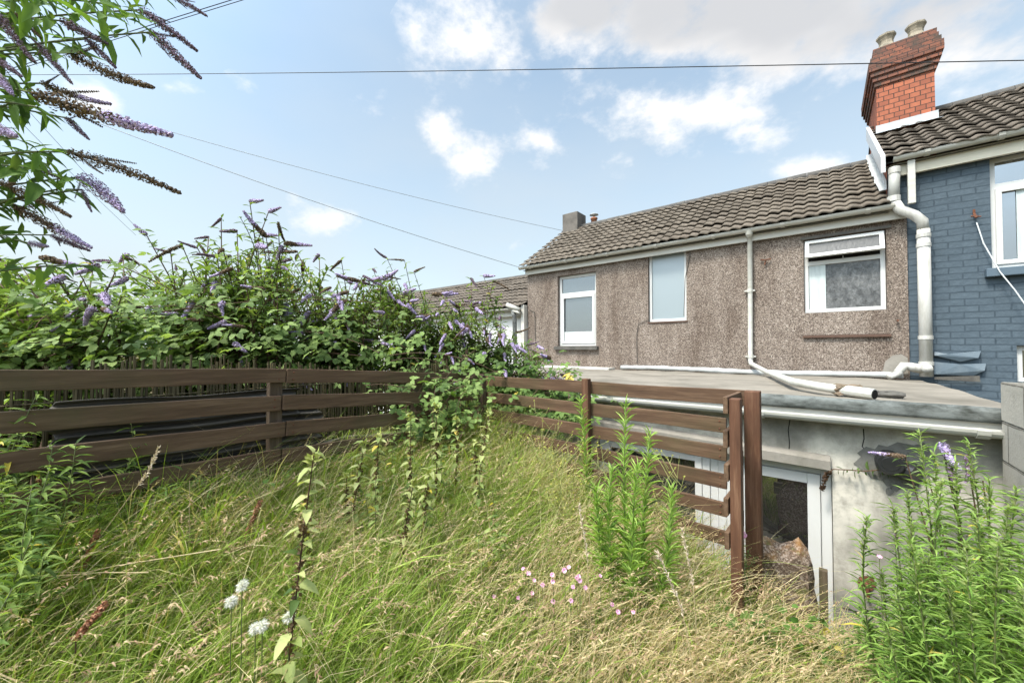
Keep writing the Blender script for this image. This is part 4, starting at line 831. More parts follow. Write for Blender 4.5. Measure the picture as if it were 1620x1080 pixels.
# low skirt of leaves seen through and just over the fences
def bramble(label, region, n, z_off=0, kind='bramble', pal=((.10,.17,.04),(.25,.34,.11)), group=None, yellow=.006, ln=.060, stems=14):
    """region: list of (px, py, depth, spread px, spread depth, weight)"""
    ws = np.array([r_[5] for r_ in region]); ws = ws/ws.sum(); p0 = P(region[0][0], region[0][1], d=region[0][2]); t = thing(kind, (p0.x, p0.y, .4), label, kind, group); sc = SC(); pos = []
    for k in range(n):
        r_ = region[rng.choice(len(region), p=ws)]; p = P(r_[0]+rng.normal()*r_[3], r_[1]+rng.normal()*r_[3]*.62, d=r_[2]+rng.normal()*r_[4]); pos.append(p)
    pos = np.array(pos); d0 = unit(n)*[1, 1, .35]+np.array([.25, -.35, -.1]); up = np.array([.25, -.35, 1.0])+rng.normal(size=(n, 3))*.35
    sz = ln*rng.uniform(.7, 1.3, n); base_c = leaf_cols(n, pal, yellow, .25)
    for a in (-1.15, 0, 1.15):   # leaflets of three
        ca, sa = math.cos(a), math.sin(a); u = up/np.linalg.norm(up, axis=1)[:, None]; d = d0-u*np.sum(d0*u, 1)[:, None]; d /= np.linalg.norm(d, axis=1)[:, None]; s_ = np.cross(u, d); dd = d*ca+s_*sa
        sc.put(LEAFR, pos+dd*.008, dd, u+rng.normal(size=(n, 3))*.12, sz*(1 if a == 0 else .85), sz*.62, base_c*rng.uniform(.85, 1.15, (n, 1)))
    st = MB()
    for k in range(stems):
        a = Vector(pos[rng.integers(n)]); b = Vector(pos[rng.integers(n)]); st.tube(curve(a, b, .08, 7), .003, 4, cap=False)
    st.build('canes', MAT['stemb'], t); sc.build('foliage', MAT['leaf'], t); return t
bramble('dark green bramble tumbling over the left fence near its corner', [(672, 635, 3.0, 46, .12, 3), (690, 590, 3.15, 46, .14, 2), (652, 700, 2.85, 30, .08, 1.3), (700, 670, 2.95, 26, .08, 1.2), (730, 620, 3.2, 34, .1, .8)], 430, stems=34, ln=.055)
bramble('pale bramble and bindweed tangle behind the left fence, over the reed screen', [(60, 540, 2.25, 60, .12, 1.5), (200, 535, 2.35, 60, .12, 2), (330, 545, 2.75, 60, .12, 2), (450, 550, 3.0, 50, .12, 1.5), (560, 560, 3.4, 50, .12, 1.5), (280, 500, 2.8, 80, .2, 1.5)], 1300, pal=((.11,.18,.045),(.28,.37,.13)), yellow=.008, stems=30)
bramble('low green bramble growing in the passage behind the right fence', [(800, 625, 3.75, 34, .07, 2), (870, 640, 3.6, 36, .07, 2), (830, 600, 3.75, 40, .08, 1.4), (900, 665, 3.4, 25, .06, 1), (760, 600, 3.9, 30, .1, 1.2)], 520, pal=((.07,.13,.03),(.17,.26,.07)), stems=16)

# overhanging near branch at the upper left
OV = thing('buddleia', (-2.95, -.7, .33), 'near buddleia whose long drooping flower branches reach over the upper left of the view', 'bush', 'purple flowering bushes behind the fences')
st = MB(); sc = SC(); fl = [((222,16),(305,68),'dusk',1.5),((239,51),(322,126),'dusk',1.5),((97,33),(175,72),'dusk',1.4),((136,62),(187,105),'dusk',1.4),((64,74),(109,126),'dusk',1.35),((109,84),(257,165),'spent',1.4),
 ((54,148),(274,226),'mixed',1.35),((68,132),(165,181),'mixed',1.45),((105,187),(144,223),'dusk',1.4),((109,241),(284,288),'spent',1.4),((128,280),(214,332),'fresh',1.45),((0,288),(124,338),'spent',1.4),((23,327),(156,397),'mixed',1.45),
 ((-18,112),(27,140),'fresh',1.3),((-10,200),(39,226),'fresh',1.3),((272,-6),(325,20),'dusk',1.5),((-12,90),(39,120),'dusk',1.3),((130,300),(142,336),'dusk',1.4),((62,268),(96,280),'dusk',1.4),((190,-30),(245,-12),'dusk',1.5),((0,25),(42,98),'dusk',1.35),((20,20),(70,60),'spent',1.4),((48,385),(78,392),'fresh',1.6),((82,372),(140,400),'dusk',1.6)]
for (bx, by), (tx, ty), kind, dd in fl:
    b = P(bx, by, d=dd); e = P(tx, ty, d=dd-.04); s0 = P(-190+random.uniform(-40, 20), by-30+random.uniform(0, 110), d=dd+.12); pth = curve(s0, b, .03, 8); st.tube(pth, np.linspace(.0055, .0028, 8), 5, cap=False)
    leafy(sc, pth, int(10+(bx+190)/14), .15, .96, .105, .30, 1.0, yellow=.0, dark=.3, droop=.45, pal=((.07,.13,.025),(.17,.27,.06)))
    me = LONG[kind][random.randrange(3)]; spike(OV, me, b, e-b, (e-b).length*1.02)
    for q in range(2 if kind != 'fresh' else 1):   # side clusters at the foot of the spike
        dd_ = (e-b).normalized()+Vector(unit(1)[0])*.8; spike(OV, LONG['dusk' if kind == 'dusk' else 'spent'][q], b+(e-b)*random.uniform(.02, .12), dd_, (e-b).length*random.uniform(.22, .36))
for (a, b_, dd) in (((-190, 60),(150,-20),1.3), ((-190,20),(190,10),1.45), ((-190,330),(60,240),1.3), ((-190,420),(90,300),1.4), ((-190,200),(60,170),1.3), ((-190,480),(150,420),1.6), ((-190,300),(30,160),1.35)):
    pth = curve(P(*a, d=dd+.1), P(*b_, d=dd), .05, 8); st.tube(pth, np.linspace(.007, .003, 8), 5, cap=False); leafy(sc, pth, 30, .1, 1, .12, .32, 1.0, yellow=0, dark=.2, droop=.6, pal=((.08,.15,.03),(.18,.29,.06)))
for (x_, y_) in ((40,20),(75,30),(110,20),(150,15),(185,30),(150,45),(20,240),(45,270),(60,290),(100,300),(20,150),(14,170),(90,85),(200,30),(60,8),(10,60)):
    a = P(x_, y_, d=1.35); leafy(sc, curve(a, a+Vector((.05,.02,.03)), 0, 3), 5, 0, 1, .115, .36, 1.1, yellow=0, dark=.1, droop=.7, pal=((.08,.15,.03),(.18,.29,.06)))
st.tube(curve((-2.95,-.7,.3), P(-190, 300, d=1.5), .15, 8), np.linspace(.03, .012, 8), 8, cap=False)
st.build('stems', MAT['stem'], OV); sc.build('foliage', MAT['leaf'], OV)

# ---- grass
def in_view(x, y, z, m=.8):
    d = x*CF.x+y*CF.y; r_ = x*CR.x+y*CR.y; return (d > .4) & (np.hypot(x, y) > .7) & (np.abs(r_) < d*(810/FPX)+m)
HD = np.array([.80, .55, 0]); HD /= np.linalg.norm(HD)
def lowf(x, y): return .5+.25*np.sin(x*3.1+y*1.7+1)+.25*np.sin(y*4.3-x*2.2)+.15*np.sin(x*9+y*7)
def blades(n, hmin, hmax, wdt, straw_bias, seed, bendr=(.2, .9), thin=False):
    r_ = np.random.default_rng(seed); m = int(n*2.4); x = r_.uniform(-2.75, .95, m); y = r_.uniform(-1.3, 2.68, m); keep = in_view(x, y, 0) & ((x < .1) | (r_.random(m) < .6)); dist = np.hypot(x, y); keep &= r_.random(m) < np.clip(1.9/dist, .55, 1)
    x = x[keep][:n]; y = y[keep][:n]; n = len(x)
    # tussocks pull blades together
    cx = np.round(x/.13)*.13; cy = np.round(y/.13)*.13; jx = np.sin(cx*91+cy*37)*.04; jy = np.sin(cx*53-cy*71)*.04; pull = r_.uniform(0, 1.0, n); x2 = x+(cx+jx-x)*pull*.8; y2 = y+(cy+jy-y)*pull*.8; tus = .5+.5*np.sin(cx*133+cy*71)
    z = gz(x2, y2); lf = lowf(x2, y2); h = r_.uniform(hmin, hmax, n)*(.75+.35*tus)*np.interp(x2, [-2.7, -1.5, -.4, .2], [.95, 1.05, .85, .75])*np.interp(y2, [1.7, 2.3], [1, 1.3])*np.interp(x2, [-2.3, -1.9], [1.25, 1])
    az = r_.normal(size=n)*1.15 + .7*np.sin(cx*17+cy*23) + r_.choice([0, 0, 0, math.pi*.8], n); dh = np.stack([HD[0]*np.cos(az)-HD[1]*np.sin(az), HD[0]*np.sin(az)+HD[1]*np.cos(az), np.zeros(n)], -1)
    bend = r_.uniform(*bendr, n)*.8; lean = r_.uniform(.02, .42, n); sd_ = np.cross(dh, [0, 0, 1])+r_.normal(size=(n, 3))*.3; sd_ /= np.linalg.norm(sd_, axis=1)[:, None]
    T = np.array([0, .3, .55, .8, 1.0]); W = np.array([.7, 1, .85, .5, .0])*wdt; b = np.stack([x2, y2, z], -1); V = np.zeros((n, 9, 3)); k = 0
    for j, (t, w_) in enumerate(zip(T, W)):
        c = b + dh*(h*(lean*t+bend*t**2.4*.75))[:, None]; c[:, 2] += h*(t-.42*bend*t**2.6)
        ww = w_*r_.uniform(.8, 1.2, n) if j < 4 else 0
        if j < 4: V[:, 2*j] = c-sd_*(ww[:, None] if j < 4 else 0); V[:, 2*j+1] = c+sd_*ww[:, None]
        else: V[:, 8] = c
    sfrac = np.clip(straw_bias + .75*(lf-.55) + .22*np.clip((x2+.9), -1, 1) + .18*np.clip(y2-1.2, -1, 1), .06, .93)
    isS = r_.random(n) < sfrac; u = r_.random(n)[:, None]; g = np.array((.12,.20,.028))*(1-u)+np.array((.36,.48,.085))*u; s = np.array((.38,.30,.14))*(1-u)+np.array((.70,.60,.37))*u
    c = np.where(isS[:, None], s, g); yel = (r_.random(n) < .2)[:, None]; c = np.where(yel & ~isS[:, None], np.array((.27,.31,.07))*(.6+.6*u), c); C = np.repeat(c[:, None], 9, 1)
    base = (np.arange(n)*9)[:, None]; q = np.concatenate([base+np.array([[2*j, 2*j+1, 2*j+3, 2*j+2]]) for j in range(3)]); tr = base+np.array([[6, 7, 8]])
    return V, q, tr, C
sc = SC()
for args in ((58000, .20, .44, .0017, .36, 1), (38000, .12, .36, .0032, .16, 2, (.3, 1.1)), (10000, .18, .46, .0052, .08, 4, (.3, .9)), (16000, .38, .62, .0013, .74, 3, (.5, 1.25))):
    V, q, tr, C = blades(*args); sc.raw(V, [q, tr], C)
o = sc.build('grass', MAT['grass']); tag(o, 'long tangled green and straw coloured grass covering the garden', 'grass', kind='stuff')
# nodding seed heads on fine stalks
r_ = np.random.default_rng(5); n = 2100; x = r_.uniform(-2.5, .3, n*2); y = r_.uniform(-.6, 2.6, n*2); k = in_view(x, y, 0) & (r_.random(n*2) < .35+.65*np.clip(x*.5+1.1, 0, 1)) & (np.hypot(x, y) > 1.0); x = x[k][:n]; y = y[k][:n]; n = len(x)
sc = SC(); H_ = r_.uniform(.36, .60, n); az = r_.normal(size=n)*.5; dh = np.stack([HD[0]*np.cos(az)-HD[1]*np.sin(az), HD[0]*np.sin(az)+HD[1]*np.cos(az), np.zeros(n)], -1); b = np.stack([x, y, gz(x, y)], -1); bend = r_.uniform(.3, .75, n)
def ctr(t): c = b+dh*(H_*(.15*t+bend*t**2.5*.8))[:, None]; c[:, 2] += H_*(t-.38*bend*t**2.8); return c
V = np.zeros((n, 10, 3)); sdv = np.cross(dh, [0, 0, 1])
for j, t in enumerate((0, .35, .65, .85, 1)): c = ctr(t); V[:, 2*j] = c-sdv*.0008; V[:, 2*j+1] = c+sdv*.0008
col = lerpc((.22,.20,.07), (.48,.38,.20), r_.random(n)); base = (np.arange(n)*10)[:, None]; sc.raw(V, [np.concatenate([base+np.array([[2*j, 2*j+1, 2*j+3, 2*j+2]]) for j in range(4)])], np.repeat(col[:, None], 10, 1))
for s in range(13):
    t = .70+.30*s/12; c = ctr(t); d = (ctr(t+.02)-ctr(t-.02)); d /= np.linalg.norm(d, axis=1)[:, None]; dd = d+r_.normal(size=(n, 3))*.45; l = r_.uniform(.010, .022, n)*(1.2-abs(s-5)/12)
    sc.put(BLADE, c, dd, np.tile([0, 0, 1.], (n, 1))+r_.normal(size=(n, 3))*.4, l, l*.30, np.clip(lerpc((.28,.17,.11), (.55,.44,.27), r_.random(n)), 0, 1))
o = sc.build('seeding_grass', MAT['grass']); tag(o, 'fine straw coloured seed heads nodding above the grass', 'grass', kind='stuff')
# low broad leaved ground weeds
sc = SC(); r_ = np.random.default_rng(8); n = 5200; x = r_.uniform(-2.7, .9, n*2); y = r_.uniform(-1, 2.66, n*2); k = in_view(x, y, 0) & ((lowf(x*1.7, y*1.9) > .62) | (x > -.25) | (x < -2.1)); x = x[k][:n]; y = y[k][:n]; n = len(x)
hz = r_.uniform(.03, .26, n)+np.where(x < -2.0, .18, 0)*r_.random(n); sc.put(LEAF, np.stack([x, y, gz(x, y)+hz], -1), unit(n)*[1, 1, .4], np.tile([0, 0, 1.], (n, 1))+r_.normal(size=(n, 3))*.4, r_.uniform(.03, .07, n), r_.uniform(.012, .028, n), leaf_cols(n, ((.08,.15,.03),(.22,.31,.08)), .03, .3))
o = sc.build('ground_weeds', MAT['leaf']); tag(o, 'low broad leaved weeds growing among the grass', 'weeds', kind='stuff')

# ---- single stalks
def stalk(name, label, cat, base, top, nl, ln, wd, ang, T=LEAF, pal=BG, yellow=.02, dark=.1, pairs=False, stem='stem', r0=.004, t0=.12, droop=0, group=None, lift=None, tip=None, taper=.4, side=0):
    b = Vector(base); e = Vector(top); b.z = min(b.z, float(gz(b.x, b.y))) if b.y < 2.66 else b.z; t = thing(name, b, label, cat, group); off = Vector((rng.normal(), rng.normal(), 0))*side; pth = curve(b, e, 0, 8, side=tuple(off)) if lift is None else curve(b, e, lift, 8)
    MB().tube(pth, np.linspace(r0, r0*.45, 8), 6).build('stem', MAT[stem], t, smooth=True)
    sc = SC(); leafy(sc, pth, nl, t0, 1.0, ln, wd, ang, T, pal, yellow, dark, pairs, droop, taper)
    if tip: tip(sc, pth)
    sc.build('leaves', MAT['leaf'], t); return t, pth
# mint-like stalks with paired drooping leaves and brown flower whorls
def whorls(sc, pth):
    n = 110; tt = np.round(rng.random(n)*9)/9*.55+.30+rng.normal(size=n)*.012; p, d = along(pth, np.clip(tt, 0, 1)); o_ = unit(n)*.012; sc.put(PETAL, p+o_, unit(n), unit(n), np.full(n, .010), np.full(n, .010), lerpc((.07,.045,.025), (.17,.11,.06), rng.random(n)))
    n = 14; p, d = along(pth, rng.uniform(.95, 1, n)); dd = unit(n)+np.array([0, 0, .8]); sc.put(LEAF, p, dd, unit(n), np.full(n, .03), np.full(n, .014), lerpc((.25,.30,.08), (.42,.42,.16), rng.random(n)))
MP = ((.22,.27,.085), (.44,.46,.20))
S_ = [((440,1075),(497,715),1.15,'tallest dark stemmed dead-nettle stalk, nearest the seed puffs'), ((535,905),(577,700),1.95,'dead-nettle stalk left of the bramble, in front of the concrete wall'), ((615,985),(655,760),1.75,'dead-nettle stalk with a bent reddish stem in the middle of the grass'),
      ((640,860),(650,655),2.15,'dead-nettle stalk in front of the dark bramble'), ((690,860),(690,640),2.2,'dead-nettle stalk beside the right edge of the bramble'), ((665,905),(680,745),1.95,'short dead-nettle stalk right of the bent one'), ((715,800),(722,660),2.45,'yellow leaved dead-nettle stalk near the fence corner'),
      ((742,835),(775,650),2.3,'dead-nettle stalk in front of the corner post'), ((600,830),(600,690),2.2,'pale dead-nettle stalk left of the bramble foot'), ((755,800),(750,700),2.35,'short dead-nettle stalk below the corner post'), ((500,930),(478,800),1.7,'low dead-nettle stalk beside the tallest one'), ((560,880),(548,750),2.0,'leaning dead-nettle stalk by the left fence foot')]
for (b, e, dd, lb) in S_:
    a = P(*b, d=dd); a.z = min(a.z, float(gz(a.x, a.y))+.1); stalk('dead_nettle', lb, 'weed', a, P(*e, d=dd-.03), 34, .064, .56, 1.1, HANG, MP, .04, .12, True, 'stemr', .0038, .30, .55, 'dead-nettle stalks in the grass', tip=whorls, taper=.35, side=.012)
for k in range(16):
    dd = random.uniform(1.75, 2.5); x_ = random.uniform(560, 800); p_ = P(x_, 760, d=dd); g_ = float(gz(p_.x, p_.y)); stalk('dead_nettle', 'thin green dead-nettle stalk in the loose drift before the fence corner', 'weed', (p_.x, p_.y, g_), (p_.x+random.uniform(-.07,.07), p_.y+random.uniform(-.05,.05), g_+random.uniform(.35,.62)), 24, .05, .58, 1.1, HANG, ((.14,.21,.055),(.32,.38,.13)), .05, .2, True, 'stem', .0025, .25, .45, 'thin dead-nettle stalks', taper=.3, side=.02)
# bright narrow leaved clump in front of the right fence
F_ = [((1000,960),(990,642),1.95,'tallest stalk of the lime green fleabane clump, with a feathery top'), ((1012,960),(1028,688),1.92,'second tallest fleabane stalk, just right of the tallest'), ((985,970),(943,775),1.85,'short fleabane stalk at the left of the clump'), ((1020,960),(1062,778),1.9,'short fleabane stalk at the right of the clump, by the lower rails'), ((930,800),(919,638),2.62,'slender fleabane stalk against the middle post of the right fence'), ((995,975),(968,745),1.88,'leaning fleabane stalk between the tallest and the left one'), ((1005,985),(1008,740),1.8,'front fleabane stalk of the lime green clump')]
for (b, e, dd, lb) in F_:
    stalk('fleabane', lb, 'weed', P(*b, d=dd), P(*e, d=dd), 260, .118, .105, .46, LEAF, ((.21,.35,.065),(.40,.54,.15)), .0, .04, False, 'stem', .004, .03, .25, 'fleabane stalks', taper=.45, side=.03)
# willowherb thicket in front of the rendered wall
def pinks(sc, pth):
    n = 60; p, d = along(pth, rng.uniform(.86, 1, n)); dd = unit(n)+d*.9; sc.put(LEAF, p, dd, unit(n), np.full(n, .022), np.full(n, .007), lerpc((.20,.28,.08), (.36,.42,.16), rng.random(n)))
wl = [((1500,1130),(1455,684),1.50), ((1560,1150),(1532,700),1.55), ((1450,1120),(1372,820),1.55), ((1470,1130),(1412,800),1.50), ((1590,1150),(1608,772),1.35), ((1530,1150),(1490,760),1.40), ((1600,1180),(1580,850),1.15), ((1640,1150),(1662,720),1.45), ((1510,1170),(1442,860),1.30), ((1560,1180),(1545,820),1.30), ((1480,1160),(1420,940),1.35), ((1440,1140),(1395,905),1.62), ((1620,1200),(1618,930),1.05), ((1550,1150),(1512,730),1.62), ((1670,1160),(1630,800),1.2), ((1500,1200),(1500,930),1.15),
      ((1530,1150),(1478,715),1.66), ((1580,1150),(1565,760),1.50), ((1480,1150),(1436,780),1.66), ((1620,1150),(1595,805),1.28), ((1460,1180),(1470,880),1.30), ((1560,1190),(1530,900),1.12), ((1400,1130),(1372,985),1.7), ((1600,1140),(1640,860),1.3)] + [((1430+i*15+random.uniform(-8,8), 1150), (1400+i*19+random.uniform(-12,12), random.uniform(820, 1010)), random.uniform(1.15, 1.6)) for i in range(13)]
nm = ['tallest willowherb stalk of the thicket, under the roof gutter', 'willowherb stalk beside the corner of the block wall, second tallest', 'willowherb stalk leaning out furthest left over the rendered wall', 'willowherb stalk with a pale top, next to the furthest left one']
for i, (b, e, dd) in enumerate(wl):
    lb = nm[i] if i < 4 else 'green willowherb stalk inside the dense thicket at the right edge'
    stalk('willowherb', lb, 'weed', P(*b, d=dd), P(*e, d=dd), 200, .100, .130, .72, BLADE, ((.13,.235,.045),(.30,.43,.11)), .008, .18, False, 'stem', .0042, .06, .12, 'willowherb stalks at the right edge', tip=pinks, taper=.5, side=.03)
# small buddleia at the foot of the rendered wall
YB = thing('buddleia', (.50, 3.25, -1.35), 'young buddleia against the rendered wall beside the black vent, behind the willowherb', 'bush'); st = MB(); sc = SC()
for (tx, ty, k_) in ((1432,722,'mixed'),(1490,700,'fresh'),(1500,735,'dusk'),(1530,720,'dusk'),(1555,760,'dusk'),(1470,760,'dusk'),(1540,800,'dusk'),(1480,830,'dusk')):
    e = P(tx, ty, y=3.2+random.uniform(-.1, .1)); pth = curve((.50,3.25,-1.35), e, .0, 6, side=(.1,0,0)); st.tube(pth, np.linspace(.008, .003, 6), 5, cap=False); leafy(sc, pth, 46, .45, 1, .12, .28, 1.0, pal=((.10,.15,.05),(.22,.28,.13)), droop=.4)
    if k_ != 'dusk' or ty < 740: spike(YB, SPK[k_, 1], e, Vector((-.8,-.3,.05)) if tx < 1450 else Vector((.1,-.4,-.8)), .15)
st.build('stems', MAT['stemb'], YB); sc.build('foliage', MAT['leaf'], YB)
# vine on the rendered wall
t = thing('vine', P(1400, 745, y=3.47), 'thin vine creeping across the rendered wall from the vent to the door frame', 'plant'); sc = SC()
p_ = [P(*q, y=3.44) for q in ((1420,748),(1400,742),(1370,745),(1340,743),(1318,742),(1308,750),(1300,775))]; MB().tube(p_, .004, 5).build('stem', MAT['stemb'], t); leafy(sc, p_[:5], 18, 0, .9, .07, .4, 1.2, LEAFR, droop=.4, pairs=False, pal=((.06,.12,.03),(.14,.22,.07)))
n = 90; tt = rng.uniform(.70, 1, n); p, d = along([tuple(q) for q in p_], tt); sc.put(PETAL, p+unit(n)*.012, unit(n), unit(n), np.full(n, .012), np.full(n, .012), lerpc((.05,.03,.02), (.12,.07,.04), rng.random(n))); sc.build('leaves', MAT['leaf'], t)
# pink flowers
pk = [(782,943),(836,908),(845,918),(842,938),(820,945),(874,909),(875,920),(893,902),(900,898),(912,915),(917,918),(906,928),(926,929),(903,950),(874,951),(949,911),(968,956),(978,968),(1002,968),(828,900),(915,912),(858,925)]
fm = {}
def pink_mesh(seed):
    r2 = np.random.default_rng(seed); sc = SC(); n = 10; az = np.arange(n)*2*math.pi/5+(np.arange(n) >= 5)*.6; d = np.c_[np.cos(az), np.sin(az), np.where(np.arange(n) >= 5, .6, .2)]; col = np.array([[.62,.30,.46],[.70,.44,.56]])[r2.integers(0, 2, n)]
    sc.put(PETAL, d*.008+np.array([0,0,.003]), d, np.tile([0,0,1.], (n,1)), np.full(n,.011), np.full(n,.008), col); n = 6; sc.put(PETAL, r2.normal(size=(n,3))*.002+[0,0,.005], r2.normal(size=(n,3)), r2.normal(size=(n,3)), np.full(n,.004), np.full(n,.004), np.tile([.75,.6,.6],(n,1)))
    me = np_mesh('petals', np.concatenate(sc.V), [np.concatenate(f) for f in sc.F.values()], np.concatenate(sc.C)); me.materials.append(MAT['floret']); return me
PM = [pink_mesh(s) for s in range(3)]
def pinkf(p, gzv, label, group):
    t = thing('pink_flower', (p.x, p.y, gzv), label, 'flower', group); MB().tube([(p.x+.03, p.y-.01, gzv), (p.x+.01, p.y, (p.z+gzv)/2), p], .0012, 4).build('stem', MAT['stem'], t)
    sp2 = spike(t, PM[random.randrange(3)], p, CF*-.6+Vector((random.uniform(-.4,.4), random.uniform(-.4,.4), .6)), random.uniform(.55, .8), name='petals'); return t
for q in pk: p = P(*q, d=1.62); pinkf(p, float(gz(p.x, p.y)), 'small pink flower in the patch open in the grass left of the lime green stalks', 'pink flowers in the grass')
pinkf(P(1391, 881, d=1.5), -.2, 'lone pink flower in front of the rendered wall above the rusty hook', 'pink flowers by the wall'); pinkf(P(1416, 848, d=1.52), -.2, 'lone pink flower at the left edge of the willowherb thicket, higher of two', 'pink flowers by the wall')
# seed puffs
for (q, lb) in (((383,926),'white seed puff highest of the five in the grass'), ((366,951),'ragged white seed puff lower left of the highest one'), ((457,975),'round white seed puff by the dark stalk'), ((404,993),'white seed puff, left one of a touching pair'), ((415,990),'white seed puff, right one of a touching pair')):
    p = P(*q, d=1.12); g_ = float(gz(p.x, p.y)); t = thing('seed_head', (p.x, p.y, g_), lb, 'seed head', 'white seed puffs'); MB().tube([(p.x-.02,p.y,g_),(p.x,p.y,(g_+p.z)/2),p], .0014, 5).build('stem', MAT['stem'], t)
    n = 260; u = unit(n); sc = SC(); sc.put(BLADE, np.array(p)[None]+u*.002, u, unit(n), np.full(n,.016)*rng.uniform(.7,1.1,n), np.full(n,.0018), np.tile([.80,.79,.76],(n,1))); sc.build('puff', MAT['floret'], t)
# dock spikes
for (b, e, dd, lb) in (((120,1010),(167,955),1.1,'rusty red dock spike low at the left'), ((388,850),(412,792),1.7,'rusty dock spike below the left fence post'), ((60,830),(62,760),1.6,'tan dock spike by the leafy weeds at the left'), ((130,900),(155,840),1.4,'orange brown dock spike among the left grass')):
    a, c = P(*b, d=dd), P(*e, d=dd); g_ = float(gz(a.x, a.y)); t = thing('dock', (a.x, a.y, g_), lb, 'weed', 'seeding docks'); MB().tube([(a.x-.03,a.y,g_), a, c], .002, 5).build('stem', MAT['stemb'], t); sc = SC(); n = 200; tt = rng.random(n); p = np.array(a)[None]*(1-tt[:,None])+np.array(c)[None]*tt[:,None]+unit(n)*.008
    sc.put(PETAL, p, unit(n), unit(n), np.full(n,.008), np.full(n,.008), lerpc((.20,.075,.05),(.42,.22,.13),rng.random(n))); sc.build('seed_spike', MAT['floret'], t)
# pale grass plumes
for (b, m_, e, dd, lb) in (((935,985),(928,870),(916,800),1.6,'pale straw grass plume standing left of the lime green stalks'), ((1102,1000),(1096,920),(1079,838),1.6,'tall pale straw grass plume beside the lower fence rails'), ((1100,1075),(1078,960),(1040,872),1.35,'green stemmed pale grass plume leaning left near the fence end'), ((300,760),(170,850),(110,830),1.6,'tan grass plume arching before the left fence'), ((150,860),(235,745),(250,708),1.5,'tan grass plume leaning over the dark sheets')):
    a, mm, c = P(*b, d=dd), P(*m_, d=dd), P(*e, d=dd); g_ = float(gz(a.x, a.y)); t = thing('grass_plume', (a.x, a.y, g_), lb, 'grass', 'pale grass plumes'); pth = [(a.x+.02,a.y,min(g_,a.z-.02)), a, mm, c]; MB().tube(pth, [.0017,.0015,.0012,.0008], 5).build('stem', MAT['straw'], t); sc = SC(); n = 120; pp, d = along([tuple(a.lerp(mm,.75)), tuple(mm), tuple(c)], rng.uniform(.1, 1, n)); l = rng.uniform(.010,.020,n)
    sc.put(BLADE, pp, d+unit(n)*.5, unit(n), l, l*.28, lerpc((.48,.38,.27),(.72,.62,.50),rng.random(n))); sc.build('plume', MAT['floret'], t)
# dead canes lying in the left grass
for (qs, dd, lb) in ((((-40,955),(60,922),(180,895),(350,868)), 1.35, 'long dead straw cane lying across the left grass, the longer one'), (((-40,935),(70,912),(160,905),(235,905)), 1.32, 'shorter dead straw cane lying across the left grass'), (((-30,1052),(10,1070),(60,1090)),1.0,'pale dead cane in the bottom left corner')):
    o = MB().tube([P(*q, d=dd+.002*i) for i, q in enumerate(qs)], .0020, 5).build('dead_cane', MAT['straw']); tag(o, lb, 'cane')
# leafy weeds before the left fence
lw = [((-20,900),(30,745),1.5),((20,860),(95,735),1.55),((60,850),(20,690),1.5),((-10,820),(40,665),1.55),((100,850),(118,740),1.6),((215,850),(222,700),1.75),((218,800),(205,650),1.78),((-30,760),(60,620),1.5),((300,850),(312,755),1.85),((40,930),(-5,800),1.3),((-40,1000),(50,850),1.15),((250,860),(262,770),1.7),((150,880),(140,760),1.55),((10,1000),(70,880),1.2),((-10,1080),(20,930),1.0)] + [((random.uniform(-60, 130), 880), (random.uniform(-40, 125), random.uniform(655, 860)), random.uniform(1.25, 1.65)) for _ in range(16)]
for i, (b, e, dd) in enumerate(lw):
    stalk('leafy_weed', 'green leafy weed crowded along the foot of the left fence' if i not in (6, 7) else ('tallest leafy weed at the left edge, its shoot lying over the second rail' if i == 7 else 'leafy weed climbing before the dark sheets, left of the fence post'), 'weed', P(*b, d=dd), P(*e, d=dd), 64, .085, .25, 1.05, LEAF, ((.09,.16,.035),(.25,.33,.09)), .012, .2, i % 2 == 0, 'stem', .003, .12, .35, 'leafy weeds by the left fence', taper=.4, side=.03)
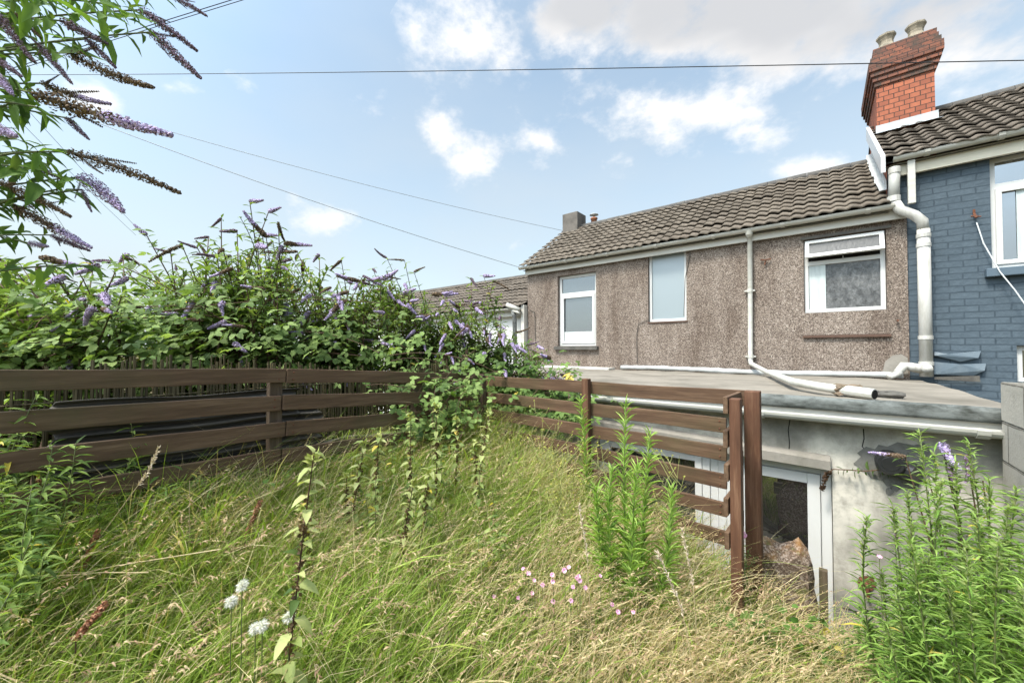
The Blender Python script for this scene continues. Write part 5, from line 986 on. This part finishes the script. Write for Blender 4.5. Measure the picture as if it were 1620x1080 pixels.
# wiry yellow-green branching weeds by the right fence
def wiry(label, b, e, dd, n):
    a, c = P(*b, d=dd), P(*e, d=dd); a.z = min(a.z, float(gz(a.x, a.y))); t = thing('nipplewort', a, label, 'weed', 'wiry branching weeds by the right fence'); m = MB(); m.tube([a, a.lerp(c,.5), c], [.0022,.0016,.001], 4); buds = []
    for k in range(n):
        s0 = a.lerp(c, random.uniform(.15, .95)); s1 = s0+Vector((random.uniform(-.16,.16), random.uniform(-.12,.12), random.uniform(.05,.24))); m.tube(curve(s0, s1, random.uniform(-.03,.02), 5), .0015, 4); buds.append(s1)
        for q in range(2): s2 = s0.lerp(s1, random.uniform(.4,.8)); s3 = s2+Vector((random.uniform(-.07,.07), random.uniform(-.05,.05), random.uniform(.03,.10))); m.tube([s2, s3], .0012, 4); buds.append(s3)
    m.build('stem', MAT['wiry'], t); sc = SC(); bb = np.repeat(np.array(buds), 4, 0); sc.put(PETAL, bb+unit(len(bb))*.003, unit(len(bb)), unit(len(bb)), np.full(len(bb),.009), np.full(len(bb),.007), lerpc((.30,.32,.08),(.50,.46,.14),rng.random(len(bb)))); sc.build('buds', MAT['leaf'], t)
MAT['wiry'] = m_plain('wiry_stem', (.26, .29, .09), .7, .2, (.3,.24,.12), .4, 30, bump=0)
for i, (b, e, dd) in enumerate((((860,860),(800,700),2.4),((850,850),(860,690),2.45),((880,850),(900,700),2.45),((900,870),(930,715),2.35),((930,880),(870,720),2.25),((840,820),(880,670),2.6),((950,860),(960,740),2.35),((1050,900),(1075,720),2.15),((820,840),(830,720),2.4),((900,830),(850,745),2.5),((870,900),(905,760),2.2),((985,900),(1020,760),2.3),((1085,940),(1060,790),2.0))):
    wiry('wiry yellow green branching weed in the tangle along the right fence', b, e, dd, 9)
# small climber on the fence end post and leaves at the lawn's edge
t = thing('climber', P(1183, 930, y=2.45), 'small leafy climber with a purple flower at the foot of the fence end post', 'plant'); sc = SC(); m = MB()
for q in ((1175,860),(1185,868),(1196,880),(1178,900),(1168,850)): pth = curve(P(1180,985,y=2.45), P(*q, y=2.43), 0, 5, side=(rng.normal()*.02,0,0)); m.tube(pth, .0018, 4); leafy(sc, pth, 34, .1, 1, .03, .5, 1.2, LEAFR, pal=((.10,.16,.04),(.24,.30,.10)), pairs=False)
m.build('stems', MAT['stem'], t); sc.build('leaves', MAT['leaf'], t); spike(t, PM[0], P(1176,845,y=2.42), (0,-1,.3), 1.4, name='petals')
sc = SC(); n = 520; px = rng.uniform(1130, 1400, n); pp = np.array([P(a, 1000+60*(a-1130)/270+rng.normal()*26, d=rng.uniform(1.75, 2.05)) for a in px]); sc.put(LEAFR, pp, unit(n)*[1,1,.4], np.tile([0.1,-.3,1.],(n,1))+rng.normal(size=(n,3))*.4, rng.uniform(.03,.06,n), rng.uniform(.02,.04,n), leaf_cols(n, ((.05,.12,.02),(.15,.25,.06)), .02, .3)); tag(sc.build('ivy', MAT['leaf']), 'low ivy leaves spilling over the lawn edge below the mossy slab', 'ivy', kind='stuff')
